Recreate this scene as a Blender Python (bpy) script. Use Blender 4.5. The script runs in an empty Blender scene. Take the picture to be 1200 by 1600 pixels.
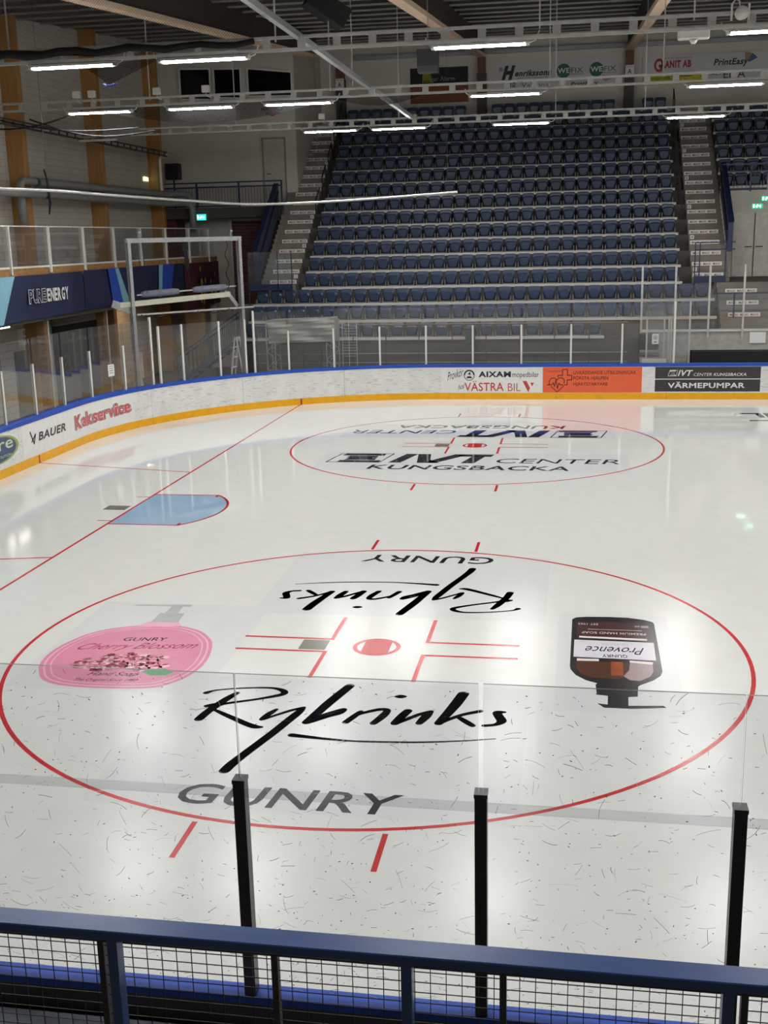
import bpy, math, random
from mathutils import Matrix, Vector
random.seed(7)
scene = bpy.context.scene
COL = scene.collection
PI = math.pi

# ------------------------------------------------------------------ camera, world, exposure
cam_data = bpy.data.cameras.new('camera')
cam_data.sensor_fit = 'VERTICAL'
cam_data.sensor_height = 24.0
cam_data.lens = 1763.1 / 1600 * 24.0
cam_data.clip_start = 0.05
cam_data.clip_end = 200
cam = bpy.data.objects.new('camera', cam_data)
COL.objects.link(cam)
cR = Vector((0.98613, 0.16443, -0.02266)); cU = Vector((-0.01705, 0.23612, 0.97157)); cF = Vector((-0.16511, 0.95771, -0.23565))
mw = Matrix(((cR.x, cU.x, -cF.x, 2.3847), (cR.y, cU.y, -cF.y, -13.0687), (cR.z, cU.z, -cF.z, 4.9521), (0, 0, 0, 1)))
cam.matrix_world = mw
scene.camera = cam

world = bpy.data.worlds.new('world')
scene.world = world
world.use_nodes = True
world.node_tree.nodes['Background'].inputs[0].default_value = (0.62, 0.66, 0.72, 1)
world.node_tree.nodes['Background'].inputs[1].default_value = 0.02

scene.view_settings.view_transform = 'Standard'
scene.view_settings.look = 'None'
scene.view_settings.gamma = 1
scene.view_settings.use_curve_mapping = False
scene.view_settings.exposure = 0.22
LAMP_STRENGTH = 146.0
try:
    scene.cycles.transparent_max_bounces = 40
    scene.cycles.use_denoising = True
    scene.cycles.sample_clamp_indirect = 6.0
    scene.cycles.max_bounces = 7
    scene.cycles.diffuse_bounces = 4
    scene.cycles.glossy_bounces = 3
except Exception:
    pass

# ------------------------------------------------------------------ helpers
def lin(c):
    return tuple(((x / 255) / 12.92 if x / 255 <= 0.04045 else ((x / 255 + 0.055) / 1.055) ** 2.4) for x in c)

MATS = {}
def mat(name, rgb, rough=0.5, metal=0.0, var=0.10, scale=6.0, bump=0.0, bscale=60.0, spec=0.5, ior=None, stretch=None):
    if name in MATS:
        return MATS[name]
    m = bpy.data.materials.new(name)
    m.use_nodes = True
    nt = m.node_tree
    b = nt.nodes['Principled BSDF']
    tc = nt.nodes.new('ShaderNodeTexCoord')
    src = tc.outputs['Object']
    if stretch:
        mp = nt.nodes.new('ShaderNodeMapping')
        mp.inputs['Scale'].default_value = stretch
        nt.links.new(src, mp.inputs[0])
        src = mp.outputs[0]
    n = nt.nodes.new('ShaderNodeTexNoise')
    n.inputs['Scale'].default_value = scale
    n.inputs['Detail'].default_value = 4
    nt.links.new(src, n.inputs['Vector'])
    r = nt.nodes.new('ShaderNodeValToRGB')
    c = lin(rgb)
    r.color_ramp.elements[0].position = 0.3
    r.color_ramp.elements[1].position = 0.7
    r.color_ramp.elements[0].color = tuple(x * (1 - var) for x in c) + (1,)
    r.color_ramp.elements[1].color = tuple(min(1, x * (1 + var)) for x in c) + (1,)
    nt.links.new(n.outputs[0], r.inputs[0])
    nt.links.new(r.outputs[0], b.inputs['Base Color'])
    b.inputs['Roughness'].default_value = rough
    b.inputs['Metallic'].default_value = metal
    b.inputs['Specular IOR Level'].default_value = spec
    if ior:
        b.inputs['IOR'].default_value = ior
    if bump > 0:
        n2 = nt.nodes.new('ShaderNodeTexNoise')
        n2.inputs['Scale'].default_value = bscale
        n2.inputs['Detail'].default_value = 3
        nt.links.new(src, n2.inputs['Vector'])
        bp = nt.nodes.new('ShaderNodeBump')
        bp.inputs['Strength'].default_value = bump
        bp.inputs['Distance'].default_value = 0.02
        nt.links.new(n2.outputs[0], bp.inputs['Height'])
        nt.links.new(bp.outputs[0], b.inputs['Normal'])
    MATS[name] = m
    return m

def ice_paint(name, rgb, var=0.03):
    """paint frozen under the same sheet of ice: colour below, one shared wet gloss"""
    if name in MATS:
        return MATS[name]
    m = mat(name, rgb, 0.1, 0, var, 3.0, ior=1.37)
    nt = m.node_tree
    b = nt.nodes['Principled BSDF']
    ge = nt.nodes.new('ShaderNodeNewGeometry')
    n = nt.nodes.new('ShaderNodeTexNoise')
    n.inputs['Scale'].default_value = 0.9
    n.inputs['Detail'].default_value = 5
    nt.links.new(ge.outputs['Position'], n.inputs['Vector'])
    mr = nt.nodes.new('ShaderNodeMapRange')
    mr.inputs['From Min'].default_value = 0.3
    mr.inputs['From Max'].default_value = 0.7
    mr.inputs['To Min'].default_value = -0.008
    mr.inputs['To Max'].default_value = 0.012
    nt.links.new(n.outputs[0], mr.inputs[0])
    # the near half is cut up by skates, the far half freshly flooded
    sp = nt.nodes.new('ShaderNodeSeparateXYZ')
    nt.links.new(ge.outputs['Position'], sp.inputs[0])
    m2 = nt.nodes.new('ShaderNodeMapRange')
    m2.interpolation_type = 'SMOOTHSTEP'
    m2.inputs['From Min'].default_value = 0.0
    m2.inputs['From Max'].default_value = 7.5
    m2.inputs['To Min'].default_value = 0.205
    m2.inputs['To Max'].default_value = 0.035
    nt.links.new(sp.outputs[1], m2.inputs[0])
    ad = nt.nodes.new('ShaderNodeMath'); ad.operation = 'ADD'
    nt.links.new(mr.outputs[0], ad.inputs[0]); nt.links.new(m2.outputs[0], ad.inputs[1])
    nt.links.new(ad.outputs[0], b.inputs['Roughness'])
    return m

def glass_mat(name, tint=(0.95, 0.96, 0.96), haze=0.03, rough=0.02, fmax=1.0):
    if name in MATS:
        return MATS[name]
    m = bpy.data.materials.new(name)
    m.use_nodes = True
    nt = m.node_tree
    for n in list(nt.nodes):
        nt.nodes.remove(n)
    out = nt.nodes.new('ShaderNodeOutputMaterial')
    tr = nt.nodes.new('ShaderNodeBsdfTransparent')
    tr.inputs[0].default_value = tint + (1,)
    df = nt.nodes.new('ShaderNodeBsdfDiffuse')
    df.inputs[0].default_value = (0.75, 0.76, 0.76, 1)
    gl = nt.nodes.new('ShaderNodeBsdfGlossy')
    gl.inputs['Roughness'].default_value = rough
    gl.inputs[0].default_value = (fmax, fmax, fmax, 1)
    tc = nt.nodes.new('ShaderNodeTexCoord')
    nz = nt.nodes.new('ShaderNodeTexNoise')
    nz.inputs['Scale'].default_value = 2.5
    nz.inputs['Detail'].default_value = 8
    nt.links.new(tc.outputs['Object'], nz.inputs['Vector'])
    mr = nt.nodes.new('ShaderNodeMapRange')
    mr.inputs['To Min'].default_value = haze * 0.4
    mr.inputs['To Max'].default_value = haze * 1.6
    nt.links.new(nz.outputs[0], mr.inputs[0])
    m1 = nt.nodes.new('ShaderNodeMixShader')
    nt.links.new(mr.outputs[0], m1.inputs[0])
    nt.links.new(tr.outputs[0], m1.inputs[1])
    nt.links.new(df.outputs[0], m1.inputs[2])
    fr = nt.nodes.new('ShaderNodeFresnel')
    ge = nt.nodes.new('ShaderNodeNewGeometry')      # both faces of the thin pane act as outer faces
    mi = nt.nodes.new('ShaderNodeMapRange')
    mi.inputs['To Min'].default_value = 1.45
    mi.inputs['To Max'].default_value = 1 / 1.45
    nt.links.new(ge.outputs['Backfacing'], mi.inputs[0])
    nt.links.new(mi.outputs[0], fr.inputs[0])
    m2 = nt.nodes.new('ShaderNodeMixShader')
    nt.links.new(fr.outputs[0], m2.inputs[0])
    nt.links.new(m1.outputs[0], m2.inputs[1])
    nt.links.new(gl.outputs[0], m2.inputs[2])
    nt.links.new(m2.outputs[0], out.inputs[0])
    MATS[name] = m
    return m

def emit_mat(name, rgb, strength):
    if name in MATS:
        return MATS[name]
    m = bpy.data.materials.new(name)
    m.use_nodes = True
    nt = m.node_tree
    b = nt.nodes['Principled BSDF']
    b.inputs['Base Color'].default_value = lin(rgb) + (1,)
    b.inputs['Emission Color'].default_value = lin(rgb) + (1,)
    b.inputs['Emission Strength'].default_value = strength
    MATS[name] = m
    return m

ORG = {}
def org(p):
    return ORG.get(p.name, Vector((0, 0, 0))) if p else Vector((0, 0, 0))

class MB:
    def __init__(self):
        self.v = []; self.f = []; self.mi = []
    def add(self, vs, fs, m=0):
        o = len(self.v)
        self.v += [tuple(p) for p in vs]
        for f in fs:
            self.f.append([i + o for i in f]); self.mi.append(m)
    def box(self, x0, x1, y0, y1, z0, z1, m=0):
        self.add([(x0, y0, z0), (x1, y0, z0), (x1, y1, z0), (x0, y1, z0), (x0, y0, z1), (x1, y0, z1), (x1, y1, z1), (x0, y1, z1)],
                 [(3, 2, 1, 0), (4, 5, 6, 7), (0, 1, 5, 4), (1, 2, 6, 5), (2, 3, 7, 6), (3, 0, 4, 7)], m)
    def bev(self, x0, x1, y0, y1, z0, z1, b=0.01, m=0):
        """box with chamfered edges"""
        xs = (x0, x0 + b, x1 - b, x1); ys = (y0, y0 + b, y1 - b, y1); zs = (z0, z0 + b, z1 - b, z1)
        vs = []; idx = {}
        for i in (0, 1):
            for j in (0, 1):
                for k in (0, 1):
                    X = (xs[0], xs[3])[i]; Y = (ys[0], ys[3])[j]; Z = (zs[0], zs[3])[k]
                    xi = (xs[1], xs[2])[i]; yi = (ys[1], ys[2])[j]; zi = (zs[1], zs[2])[k]
                    for t, p in enumerate(((X, yi, zi), (xi, Y, zi), (xi, yi, Z))):
                        idx[(i, j, k, t)] = len(vs); vs.append(p)
        g = lambda i, j, k, t: idx[(i, j, k, t)]
        fs = []
        for i in (0, 1):
            q = [g(i, 0, 0, 0), g(i, 1, 0, 0), g(i, 1, 1, 0), g(i, 0, 1, 0)]; fs.append(q if i else q[::-1])
            q = [g(0, i, 0, 1), g(0, i, 1, 1), g(1, i, 1, 1), g(1, i, 0, 1)]; fs.append(q if i else q[::-1])
            q = [g(0, 0, i, 2), g(1, 0, i, 2), g(1, 1, i, 2), g(0, 1, i, 2)]; fs.append(q if i else q[::-1])
        for a in (0, 1):
            for c in (0, 1):
                q = [g(a, c, 0, 0), g(a, c, 0, 1), g(a, c, 1, 1), g(a, c, 1, 0)]; fs.append(q)
                q = [g(a, 0, c, 0), g(a, 0, c, 2), g(a, 1, c, 2), g(a, 1, c, 0)]; fs.append(q)
                q = [g(0, a, c, 1), g(0, a, c, 2), g(1, a, c, 2), g(1, a, c, 1)]; fs.append(q)
                for k in (0, 1):
                    pass
        for i in (0, 1):
            for j in (0, 1):
                for k in (0, 1):
                    fs.append([g(i, j, k, 0), g(i, j, k, 1), g(i, j, k, 2)])
        self.add(vs, fs, m)
    def bar(self, p, q, w, h, m=0, up=(0, 0, 1)):
        p = Vector(p); q = Vector(q); d = (q - p).normalized(); u = Vector(up)
        if abs(d.dot(u)) > 0.98:
            u = Vector((0, 1, 0))
        s = d.cross(u).normalized(); u = s.cross(d).normalized()
        vs = []
        for c in (p, q):
            for a, b in ((-1, -1), (1, -1), (1, 1), (-1, 1)):
                vs.append(c + s * (a * w / 2) + u * (b * h / 2))
        self.add(vs, [(3, 2, 1, 0), (4, 5, 6, 7), (0, 1, 5, 4), (1, 2, 6, 5), (2, 3, 7, 6), (3, 0, 4, 7)], m)
    def tube(self, pts, r, n=8, m=0, radii=None):
        pts = [Vector(p) for p in pts]
        rings = []
        base = len(self.v)
        prev = None
        for i, p in enumerate(pts):
            d = (pts[min(i + 1, len(pts) - 1)] - pts[max(i - 1, 0)]).normalized()
            u = Vector((0, 0, 1)) if abs(d.z) < 0.95 else Vector((0, 1, 0))
            if prev is not None:
                u = prev
            s = d.cross(u).normalized(); u = s.cross(d).normalized(); prev = u
            rr = radii[i] if radii else r
            self.v += [tuple(p + (s * math.cos(2 * PI * k / n) + u * math.sin(2 * PI * k / n)) * rr) for k in range(n)]
        for i in range(len(pts) - 1):
            for k in range(n):
                a = base + i * n + k; b = base + i * n + (k + 1) % n
                self.f.append([a, b, b + n, a + n]); self.mi.append(m)
        self.f.append([base + k for k in range(n)][::-1]); self.mi.append(m)
        e = base + (len(pts) - 1) * n
        self.f.append([e + k for k in range(n)]); self.mi.append(m)
    def poly(self, pts, m=0):
        self.add(pts, [list(range(len(pts)))], m)
    def prism(self, pts, d, m=0):
        """closed polygon extruded by vector d"""
        n = len(pts); d = Vector(d)
        a = [Vector(p) for p in pts]; b = [p + d for p in a]
        self.add(a + b, [list(range(n))[::-1], list(range(n, 2 * n))] + [[i, (i + 1) % n, n + (i + 1) % n, n + i] for i in range(n)], m)
    def stroke(self, pts, z, m=0, smooth=True, fn=None):
        """brush stroke on a plane: list of (x, y, width)"""
        P = [Vector(p) for p in pts]
        if smooth and len(P) > 2:
            Q = []
            for i in range(len(P) - 1):
                p0 = P[max(i - 1, 0)]; p1 = P[i]; p2 = P[i + 1]; p3 = P[min(i + 2, len(P) - 1)]
                for k in range(5):
                    t = k / 5
                    Q.append(0.5 * ((2 * p1) + (p2 - p0) * t + (2 * p0 - 5 * p1 + 4 * p2 - p3) * t * t + (3 * p1 - p0 - 3 * p2 + p3) * t ** 3))
            Q.append(P[-1]); P = Q
        g = fn or (lambda x, y: (x, y, z))
        for i in range(len(P) - 1):
            a, b = P[i], P[i + 1]
            d = Vector((b.x - a.x, b.y - a.y)); L = d.length
            if L < 1e-6:
                continue
            n = Vector((-d.y, d.x)) / L
            wa, wb = max(a.z, .005) / 2, max(b.z, .005) / 2
            self.poly([g(a.x - n.x * wa, a.y - n.y * wa), g(b.x - n.x * wb, b.y - n.y * wb), g(b.x + n.x * wb, b.y + n.y * wb), g(a.x + n.x * wa, a.y + n.y * wa)], m)
        for p in P:
            w = p.z / 2
            self.poly([g(p.x + w * math.cos(2 * PI * k / 10), p.y + w * math.sin(2 * PI * k / 10)) for k in range(10)], m)
    def text(self, s, fn, m=0, bold=0.0, shear=0.0):
        vs, fs = glyphs(s, bold, shear)
        self.add([fn(x, y) for x, y in vs], fs, m)
    def build(self, name, mats, parent=None, smooth=False):
        me = bpy.data.meshes.new(name)
        o0 = org(parent)
        me.from_pydata([(x - o0.x, y - o0.y, z - o0.z) for x, y, z in self.v], [], self.f)
        if not isinstance(mats, (list, tuple)):
            mats = [mats]
        for mm in mats:
            me.materials.append(mm)
        if len(mats) > 1:
            me.polygons.foreach_set('material_index', self.mi)
        if smooth:
            me.polygons.foreach_set('use_smooth', [True] * len(me.polygons))
        me.update()
        o = bpy.data.objects.new(name, me)
        COL.objects.link(o)
        if parent:
            o.parent = parent
            ORG[o.name] = o0
        return o

GL = {}
def glyphs(s, bold=0.0, shear=0.0):
    """letter outlines from the built-in typeface, scaled to the unit box"""
    key = (s, bold, shear)
    if key in GL:
        return GL[key]
    cu = bpy.data.curves.new('lettering', 'FONT')
    cu.body = s; cu.offset = bold * 0.55; cu.shear = shear; cu.resolution_u = 3
    if bold > 0:
        cu.space_character = 1 + bold * 1.5
    o = bpy.data.objects.new('lettering', cu)
    COL.objects.link(o)
    dg = bpy.context.evaluated_depsgraph_get()
    me = bpy.data.meshes.new_from_object(o.evaluated_get(dg))
    vs = [(v.co.x, v.co.y) for v in me.vertices]
    fs = [list(p.vertices) for p in me.polygons]
    bpy.data.objects.remove(o); bpy.data.curves.remove(cu); bpy.data.meshes.remove(me)
    x0 = min(v[0] for v in vs); x1 = max(v[0] for v in vs); y0 = min(v[1] for v in vs); y1 = max(v[1] for v in vs)
    vs = [((x - x0) / (x1 - x0), (y - y0) / (y1 - y0)) for x, y in vs]
    GL[key] = (vs, fs)
    return GL[key]

def word(mb, s, fn, widths, heights, m=0, grow=0.0, bold=0.0, gap=0.06, drop=None):
    """letters set one by one in the unit box; grow fattens every letter for outlines"""
    tot = sum(widths) + gap * (len(s) - 1)
    x = 0.0
    for ch, w, h in zip(s, widths, heights):
        a, c = x / tot - grow, (x + w) / tot + grow
        mb.text(ch, (lambda u, v, a=a, c=c, h=h: fn(a + (c - a) * u, -grow * 2.2 + (h + grow * 4.4) * v)), m, bold)
        x += w + gap

def rect(o, ux, uy):
    o = Vector(o); ux = Vector(ux); uy = Vector(uy)
    return lambda u, v: tuple(o + ux * u + uy * v)

def tag(o, label=None, cat=None, group=None, kind=None):
    if label: o['label'] = label
    if cat: o['category'] = cat
    if group: o['group'] = group
    if kind: o['kind'] = kind
    return o
def thing(name, label, cat, loc=(0, 0, 0), group=None):
    o = bpy.data.objects.new(name, None)
    o.empty_display_size = 0.2
    COL.objects.link(o)
    o.location = loc
    ORG[o.name] = Vector(loc)
    return tag(o, label, cat, group)
def link_part(name, me, parent, loc=(0, 0, 0), rot=None):
    """another piece that shares its mesh; loc in world coordinates"""
    o = bpy.data.objects.new(name, me)
    COL.objects.link(o)
    o.parent = parent
    o.location = Vector(loc) - org(parent)
    if rot: o.rotation_euler = rot
    ORG[o.name] = Vector(loc)
    return o
def copy_tree(root, loc, group=None, label=None):
    r = root.copy(); COL.objects.link(r); r.location = loc
    ORG[r.name] = Vector(loc)
    if label: r['label'] = label
    if group: r['group'] = group
    for ch in root.children:
        c = ch.copy(); COL.objects.link(c); c.parent = r
        for g in ch.children:
            d = g.copy(); COL.objects.link(d); d.parent = c
    return r
def ordn(n):
    w = ['', 'first', 'second', 'third', 'fourth', 'fifth', 'sixth', 'seventh', 'eighth', 'ninth', 'tenth', 'eleventh', 'twelfth']
    if n < 13: return w[n]
    if 10 < n % 100 < 14: return '%dth' % n
    return '%d%s' % (n, {1: 'st', 2: 'nd', 3: 'rd'}.get(n % 10, 'th'))

# ------------------------------------------------------------------ materials
concrete = mat('concrete', (112, 108, 102), 0.85, var=0.14, scale=3, bump=0.15)
dark_concrete = mat('dark concrete', (78, 75, 70), 0.9, var=0.15, scale=3, bump=0.15)
white_block = mat('painted blockwork', (188, 183, 172), 0.8, var=0.05, scale=1.5, bump=0.1)
wall_white = mat('off white wall paint', (196, 191, 181), 0.8, var=0.04, scale=1.0)
timber = mat('glulam timber', (164, 118, 68), 0.55, var=0.16, scale=2.0, stretch=(14, 14, 0.7))
osb = mat('rough timber board', (150, 110, 66), 0.7, var=0.25, scale=5, stretch=(1, 1, 3))
beam_wood = mat('pale painted roof beam', (222, 194, 168), 0.7, var=0.05, scale=2)
beam_web = mat('dark beam web', (62, 54, 48), 0.7, var=0.1)
roof_dark = mat('black roof foil', (30, 30, 31), 0.45, var=0.3, scale=0.8, bump=0.4, bscale=3)
purlin_m = mat('galvanised purlin', (138, 136, 131), 0.5, metal=0.0)
galv = mat('galvanised steel', (160, 162, 164), 0.42, metal=0.55, var=0.12, scale=9)
rail_steel = mat('light rail steel', (176, 176, 172), 0.5, metal=0.35, var=0.10, scale=7)
white_paint = mat('white enamel', (208, 208, 202), 0.4, var=0.03)
post_white = mat('white post enamel', (206, 206, 200), 0.35, var=0.03)
post_black = mat('black anodised post', (36, 37, 42), 0.35, var=0.2, scale=20)
blue_rail = mat('navy rail enamel', (54, 80, 132), 0.28, var=0.10, scale=3, stretch=(1, 6, 6))
blue_paint = mat('dark blue steel paint', (27, 39, 72), 0.4, var=0.1)
grey_frame = mat('dark grey mesh frame', (62, 60, 58), 0.5, metal=0.3, var=0.15)
wire_m = mat('dark wire', (36, 36, 38), 0.4, metal=0.5)
board_white = mat('scuffed white board', (216, 216, 214), 0.35, var=0.06, scale=2.5)
board_blue = mat('blue board cap', (22, 70, 170), 0.55, var=0.04)
board_yellow = mat('yellow kick plate', (226, 164, 0), 0.35, var=0.06, scale=5)
board_back = mat('grey board back', (66, 64, 62), 0.6, var=0.12)
seat_blue = mat('navy seat plastic', (44, 59, 85), 0.38, var=0.10, scale=4)
seat_beam = mat('aluminium seat beam', (192, 190, 183), 0.5, metal=0.2, var=0.06)
bracket_m = mat('grey seat bracket', (112, 110, 104), 0.5, metal=0.2)
black = mat('matt black', (14, 14, 15), 0.6)
black_print = mat('black print', (28, 28, 30), 0.4)
maroon = mat('maroon slat paint', (86, 40, 38), 0.6, var=0.1)
glass_near = glass_mat('near acrylic', (0.955, 0.96, 0.965), 0.012, 0.03)
glass_far = glass_mat('rink glass', (0.94, 0.945, 0.945), 0.022, 0.03)
glass_strip = glass_mat('acrylic strip', (0.93, 0.935, 0.95), 0.03, 0.05)
glass_edge = mat('acrylic edge', (62, 64, 66), 0.3)
glass_edge_w = mat('frosted acrylic edge', (226, 228, 226), 0.3)
win_dark = mat('dark window glass', (12, 13, 15), 0.08, var=0.05)
red_print = mat('red print', (190, 60, 56), 0.4)
white_print = mat('white print', (216, 216, 212), 0.4, var=0.02)

# board scuffs: thin dark streaks worn into the white plastic
nt = board_white.node_tree
b = nt.nodes['Principled BSDF']
old = b.inputs['Base Color'].links[0].from_socket
tc = nt.nodes.new('ShaderNodeTexCoord')
mp = nt.nodes.new('ShaderNodeMapping'); mp.inputs['Scale'].default_value = (2.6, 2.6, 15); mp.inputs['Rotation'].default_value = (0.08, 0.06, 0.2)
nz = nt.nodes.new('ShaderNodeTexNoise'); nz.inputs['Scale'].default_value = 1.6; nz.inputs['Detail'].default_value = 9; nz.inputs['Roughness'].default_value = 0.7
rp = nt.nodes.new('ShaderNodeValToRGB'); rp.color_ramp.elements[0].position = 0.54; rp.color_ramp.elements[1].position = 0.66
rp.color_ramp.elements[0].color = (0, 0, 0, 1); rp.color_ramp.elements[1].color = (1, 1, 1, 1)
mx = nt.nodes.new('ShaderNodeMixRGB'); mx.inputs[2].default_value = lin((120, 120, 122)) + (1,)
ml = nt.nodes.new('ShaderNodeMath'); ml.operation = 'MULTIPLY'; ml.inputs[1].default_value = 0.6
nt.links.new(tc.outputs['Object'], mp.inputs[0]); nt.links.new(mp.outputs[0], nz.inputs['Vector']); nt.links.new(nz.outputs[0], rp.inputs[0])
nt.links.new(rp.outputs[0], ml.inputs[0]); nt.links.new(ml.outputs[0], mx.inputs[0]); nt.links.new(old, mx.inputs[1]); nt.links.new(mx.outputs[0], b.inputs['Base Color'])

# block courses on the end wall
def add_courses(m, ax_u, bw, bh, k):
    nt = m.node_tree
    b = nt.nodes['Principled BSDF']
    tc = nt.nodes.new('ShaderNodeTexCoord')
    sp = nt.nodes.new('ShaderNodeSeparateXYZ'); cb = nt.nodes.new('ShaderNodeCombineXYZ')
    nt.links.new(tc.outputs['Object'], sp.inputs[0])
    nt.links.new(sp.outputs[ax_u], cb.inputs[0]); nt.links.new(sp.outputs[2], cb.inputs[1])
    br = nt.nodes.new('ShaderNodeTexBrick')
    br.inputs['Scale'].default_value = 1.0
    br.inputs['Brick Width'].default_value = bw; br.inputs['Row Height'].default_value = bh; br.inputs['Mortar Size'].default_value = 0.012
    br.inputs['Color1'].default_value = (1, 1, 1, 1); br.inputs['Color2'].default_value = (0.96, 0.96, 0.96, 1); br.inputs['Mortar'].default_value = (k, k, k, 1)
    nt.links.new(cb.outputs[0], br.inputs['Vector'])
    mx = nt.nodes.new('ShaderNodeMixRGB'); mx.blend_type = 'MULTIPLY'; mx.inputs[0].default_value = 1
    old = b.inputs['Base Color'].links[0].from_socket
    nt.links.new(old, mx.inputs[1]); nt.links.new(br.outputs[0], mx.inputs[2]); nt.links.new(mx.outputs[0], b.inputs['Base Color'])
add_courses(white_block, 1, 0.6, 0.2, 0.75)

# netting: real thin sheet with open cells
def net_mat(name, rgb, cell, wire):
    m = bpy.data.materials.new(name); m.use_nodes = True
    nt = m.node_tree
    for n in list(nt.nodes): nt.nodes.remove(n)
    out = nt.nodes.new('ShaderNodeOutputMaterial')
    uv = nt.nodes.new('ShaderNodeTexCoord')
    sp = nt.nodes.new('ShaderNodeSeparateXYZ'); nt.links.new(uv.outputs['Object'], sp.inputs[0])
    def stripe(sign):
        a = nt.nodes.new('ShaderNodeMath'); a.operation = 'ADD' if sign > 0 else 'SUBTRACT'
        nt.links.new(sp.outputs[0], a.inputs[0]); nt.links.new(sp.outputs[2], a.inputs[1])
        s = nt.nodes.new('ShaderNodeMath'); s.operation = 'MULTIPLY'; s.inputs[1].default_value = 1 / cell; nt.links.new(a.outputs[0], s.inputs[0])
        f = nt.nodes.new('ShaderNodeMath'); f.operation = 'FRACT'; nt.links.new(s.outputs[0], f.inputs[0])
        l = nt.nodes.new('ShaderNodeMath'); l.operation = 'LESS_THAN'; l.inputs[1].default_value = wire; nt.links.new(f.outputs[0], l.inputs[0])
        return l
    a, c = stripe(1), stripe(-1)
    mxm = nt.nodes.new('ShaderNodeMath'); mxm.operation = 'MAXIMUM'
    nt.links.new(a.outputs[0], mxm.inputs[0]); nt.links.new(c.outputs[0], mxm.inputs[1])
    tr = nt.nodes.new('ShaderNodeBsdfTransparent'); df = nt.nodes.new('ShaderNodeBsdfDiffuse'); df.inputs[0].default_value = lin(rgb) + (1,)
    ms = nt.nodes.new('ShaderNodeMixShader')
    nt.links.new(mxm.outputs[0], ms.inputs[0]); nt.links.new(tr.outputs[0], ms.inputs[1]); nt.links.new(df.outputs[0], ms.inputs[2]); nt.links.new(ms.outputs[0], out.inputs[0])
    return m
net_thin = net_mat('open netting', (24, 24, 25), 0.05, 0.10)
net_dense = net_mat('folded netting', (14, 14, 15), 0.035, 0.32)
net_white = net_mat('white goal netting', (190, 190, 186), 0.05, 0.12)

# ------------------------------------------------------------------ rink path
CX, R0 = -1.6, 8.4
Q = R0 * PI / 2
def bp(s):
    """point and outward normal of the inner board face; s=0 at (-10,0), growing towards the far side"""
    if s < 0.4:
        a = (0.4 - s) / R0
        if a < PI / 2:
            return CX - R0 * math.cos(a), 0.4 - R0 * math.sin(a), -math.cos(a), -math.sin(a)
        return CX + (0.4 - s - Q), -8.0, 0.0, -1.0
    if s < 13.6:
        return -10.0, s, -1.0, 0.0
    a = (s - 13.6) / R0
    if a < PI / 2:
        return CX - R0 * math.cos(a), 13.6 + R0 * math.sin(a), -math.cos(a), math.sin(a)
    return CX + (s - 13.6 - Q), 22.0, 0.0, 1.0
def bpt(s, off, z):
    x, y, nx, ny = bp(s)
    return (x + nx * off, y + ny * off, z)
S_FAR = 13.6 + Q + 1.6           # s where X = 0 on the far side
S_NEAR = 0.4 - Q - 1.6           # s where X = 0 on the near side
def band(mb, s0, s1, o0, o1, z0, z1, m=0, step=0.35):
    n = max(1, int(math.ceil((s1 - s0) / step)))
    ring = []
    base = len(mb.v)
    for i in range(n + 1):
        s = s0 + (s1 - s0) * i / n
        mb.v += [bpt(s, o0, z0), bpt(s, o1, z0), bpt(s, o1, z1), bpt(s, o0, z1)]
    for i in range(n):
        a = base + 4 * i
        for k in range(4):
            mb.f.append([a + k, a + (k + 1) % 4, a + 4 + (k + 1) % 4, a + 4 + k]); mb.mi.append(m)
    mb.f.append([base, base + 3, base + 2, base + 1]); mb.mi.append(m)
    e = base + 4 * n
    mb.f.append([e, e + 1, e + 2, e + 3]); mb.mi.append(m)
def on_board(s0, s1, z0, z1, eps=0.004):
    return lambda u, v: bpt(s0 + (s1 - s0) * u, -eps, z0 + (z1 - z0) * v)

# ------------------------------------------------------------------ setting: floors, walls, roof
ice_m = ice_paint('rink ice', (222, 223, 219), 0.02)
mb = MB()
pts = []
s = S_NEAR - 30
outline = [(30, -8.02)]
for i in range(161):
    ss = S_NEAR + (S_FAR - S_NEAR) * i / 160
    x, y, nx, ny = bp(ss)
    outline.append((x + nx * 0.02, y + ny * 0.02))
outline.append((30, 22.02))
mb.poly([(x, y, 0.0) for x, y in outline][::-1])
tag(mb.build('floor', ice_m), 'white resurfaced ice sheet of the rink', kind='structure')
mb = MB(); mb.box(-14.2, 32, -20, 36.8, -0.3, -0.02)
tag(mb.build('floor_concrete', concrete), kind='structure')
mb = MB(); mb.box(-14.4, 32, 36.5, 36.8, -0.3, 13.4)
tag(mb.build('wall_far', wall_white), kind='structure')
mb = MB(); mb.box(-14.2, -13.9, -20, 36.5, -0.3, 13.3)
tag(mb.build('wall_left', white_block), kind='structure')
mb = MB(); mb.box(32, 32.3, -20, 36.8, -0.3, 13.4)
tag(mb.build('wall_right', wall_white), kind='structure')
mb = MB(); mb.box(-14.4, 32, -20.3, -20, -0.3, 13.4)
tag(mb.build('wall_near', wall_white), kind='structure')
def roof_z(y): return 9.62 + 0.09 * y
mb = MB()
mb.prism([(-14.4, -20.3, roof_z(-20.3)), (-14.4, 36.8, roof_z(36.8)), (-14.4, 36.8, roof_z(36.8) + .2), (-14.4, -20.3, roof_z(-20.3) + .2)], (46.7, 0, 0))
ceil = tag(mb.build('ceiling', roof_dark), kind='structure')
# purlins: flange strips under the foil
pm = None
for i in range(20):
    y = 8.2 + i * 1.5
    if pm is None:
        mb = MB(); mb.box(-14.3, 14.0, -0.03, 0.03, -0.05, -0.002)
        po = mb.build('purlin', purlin_m, ceil); pm = po.data
    else:
        po = bpy.data.objects.new('purlin', pm); COL.objects.link(po); po.parent = ceil
    po.location = (0, y, roof_z(y))
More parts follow.
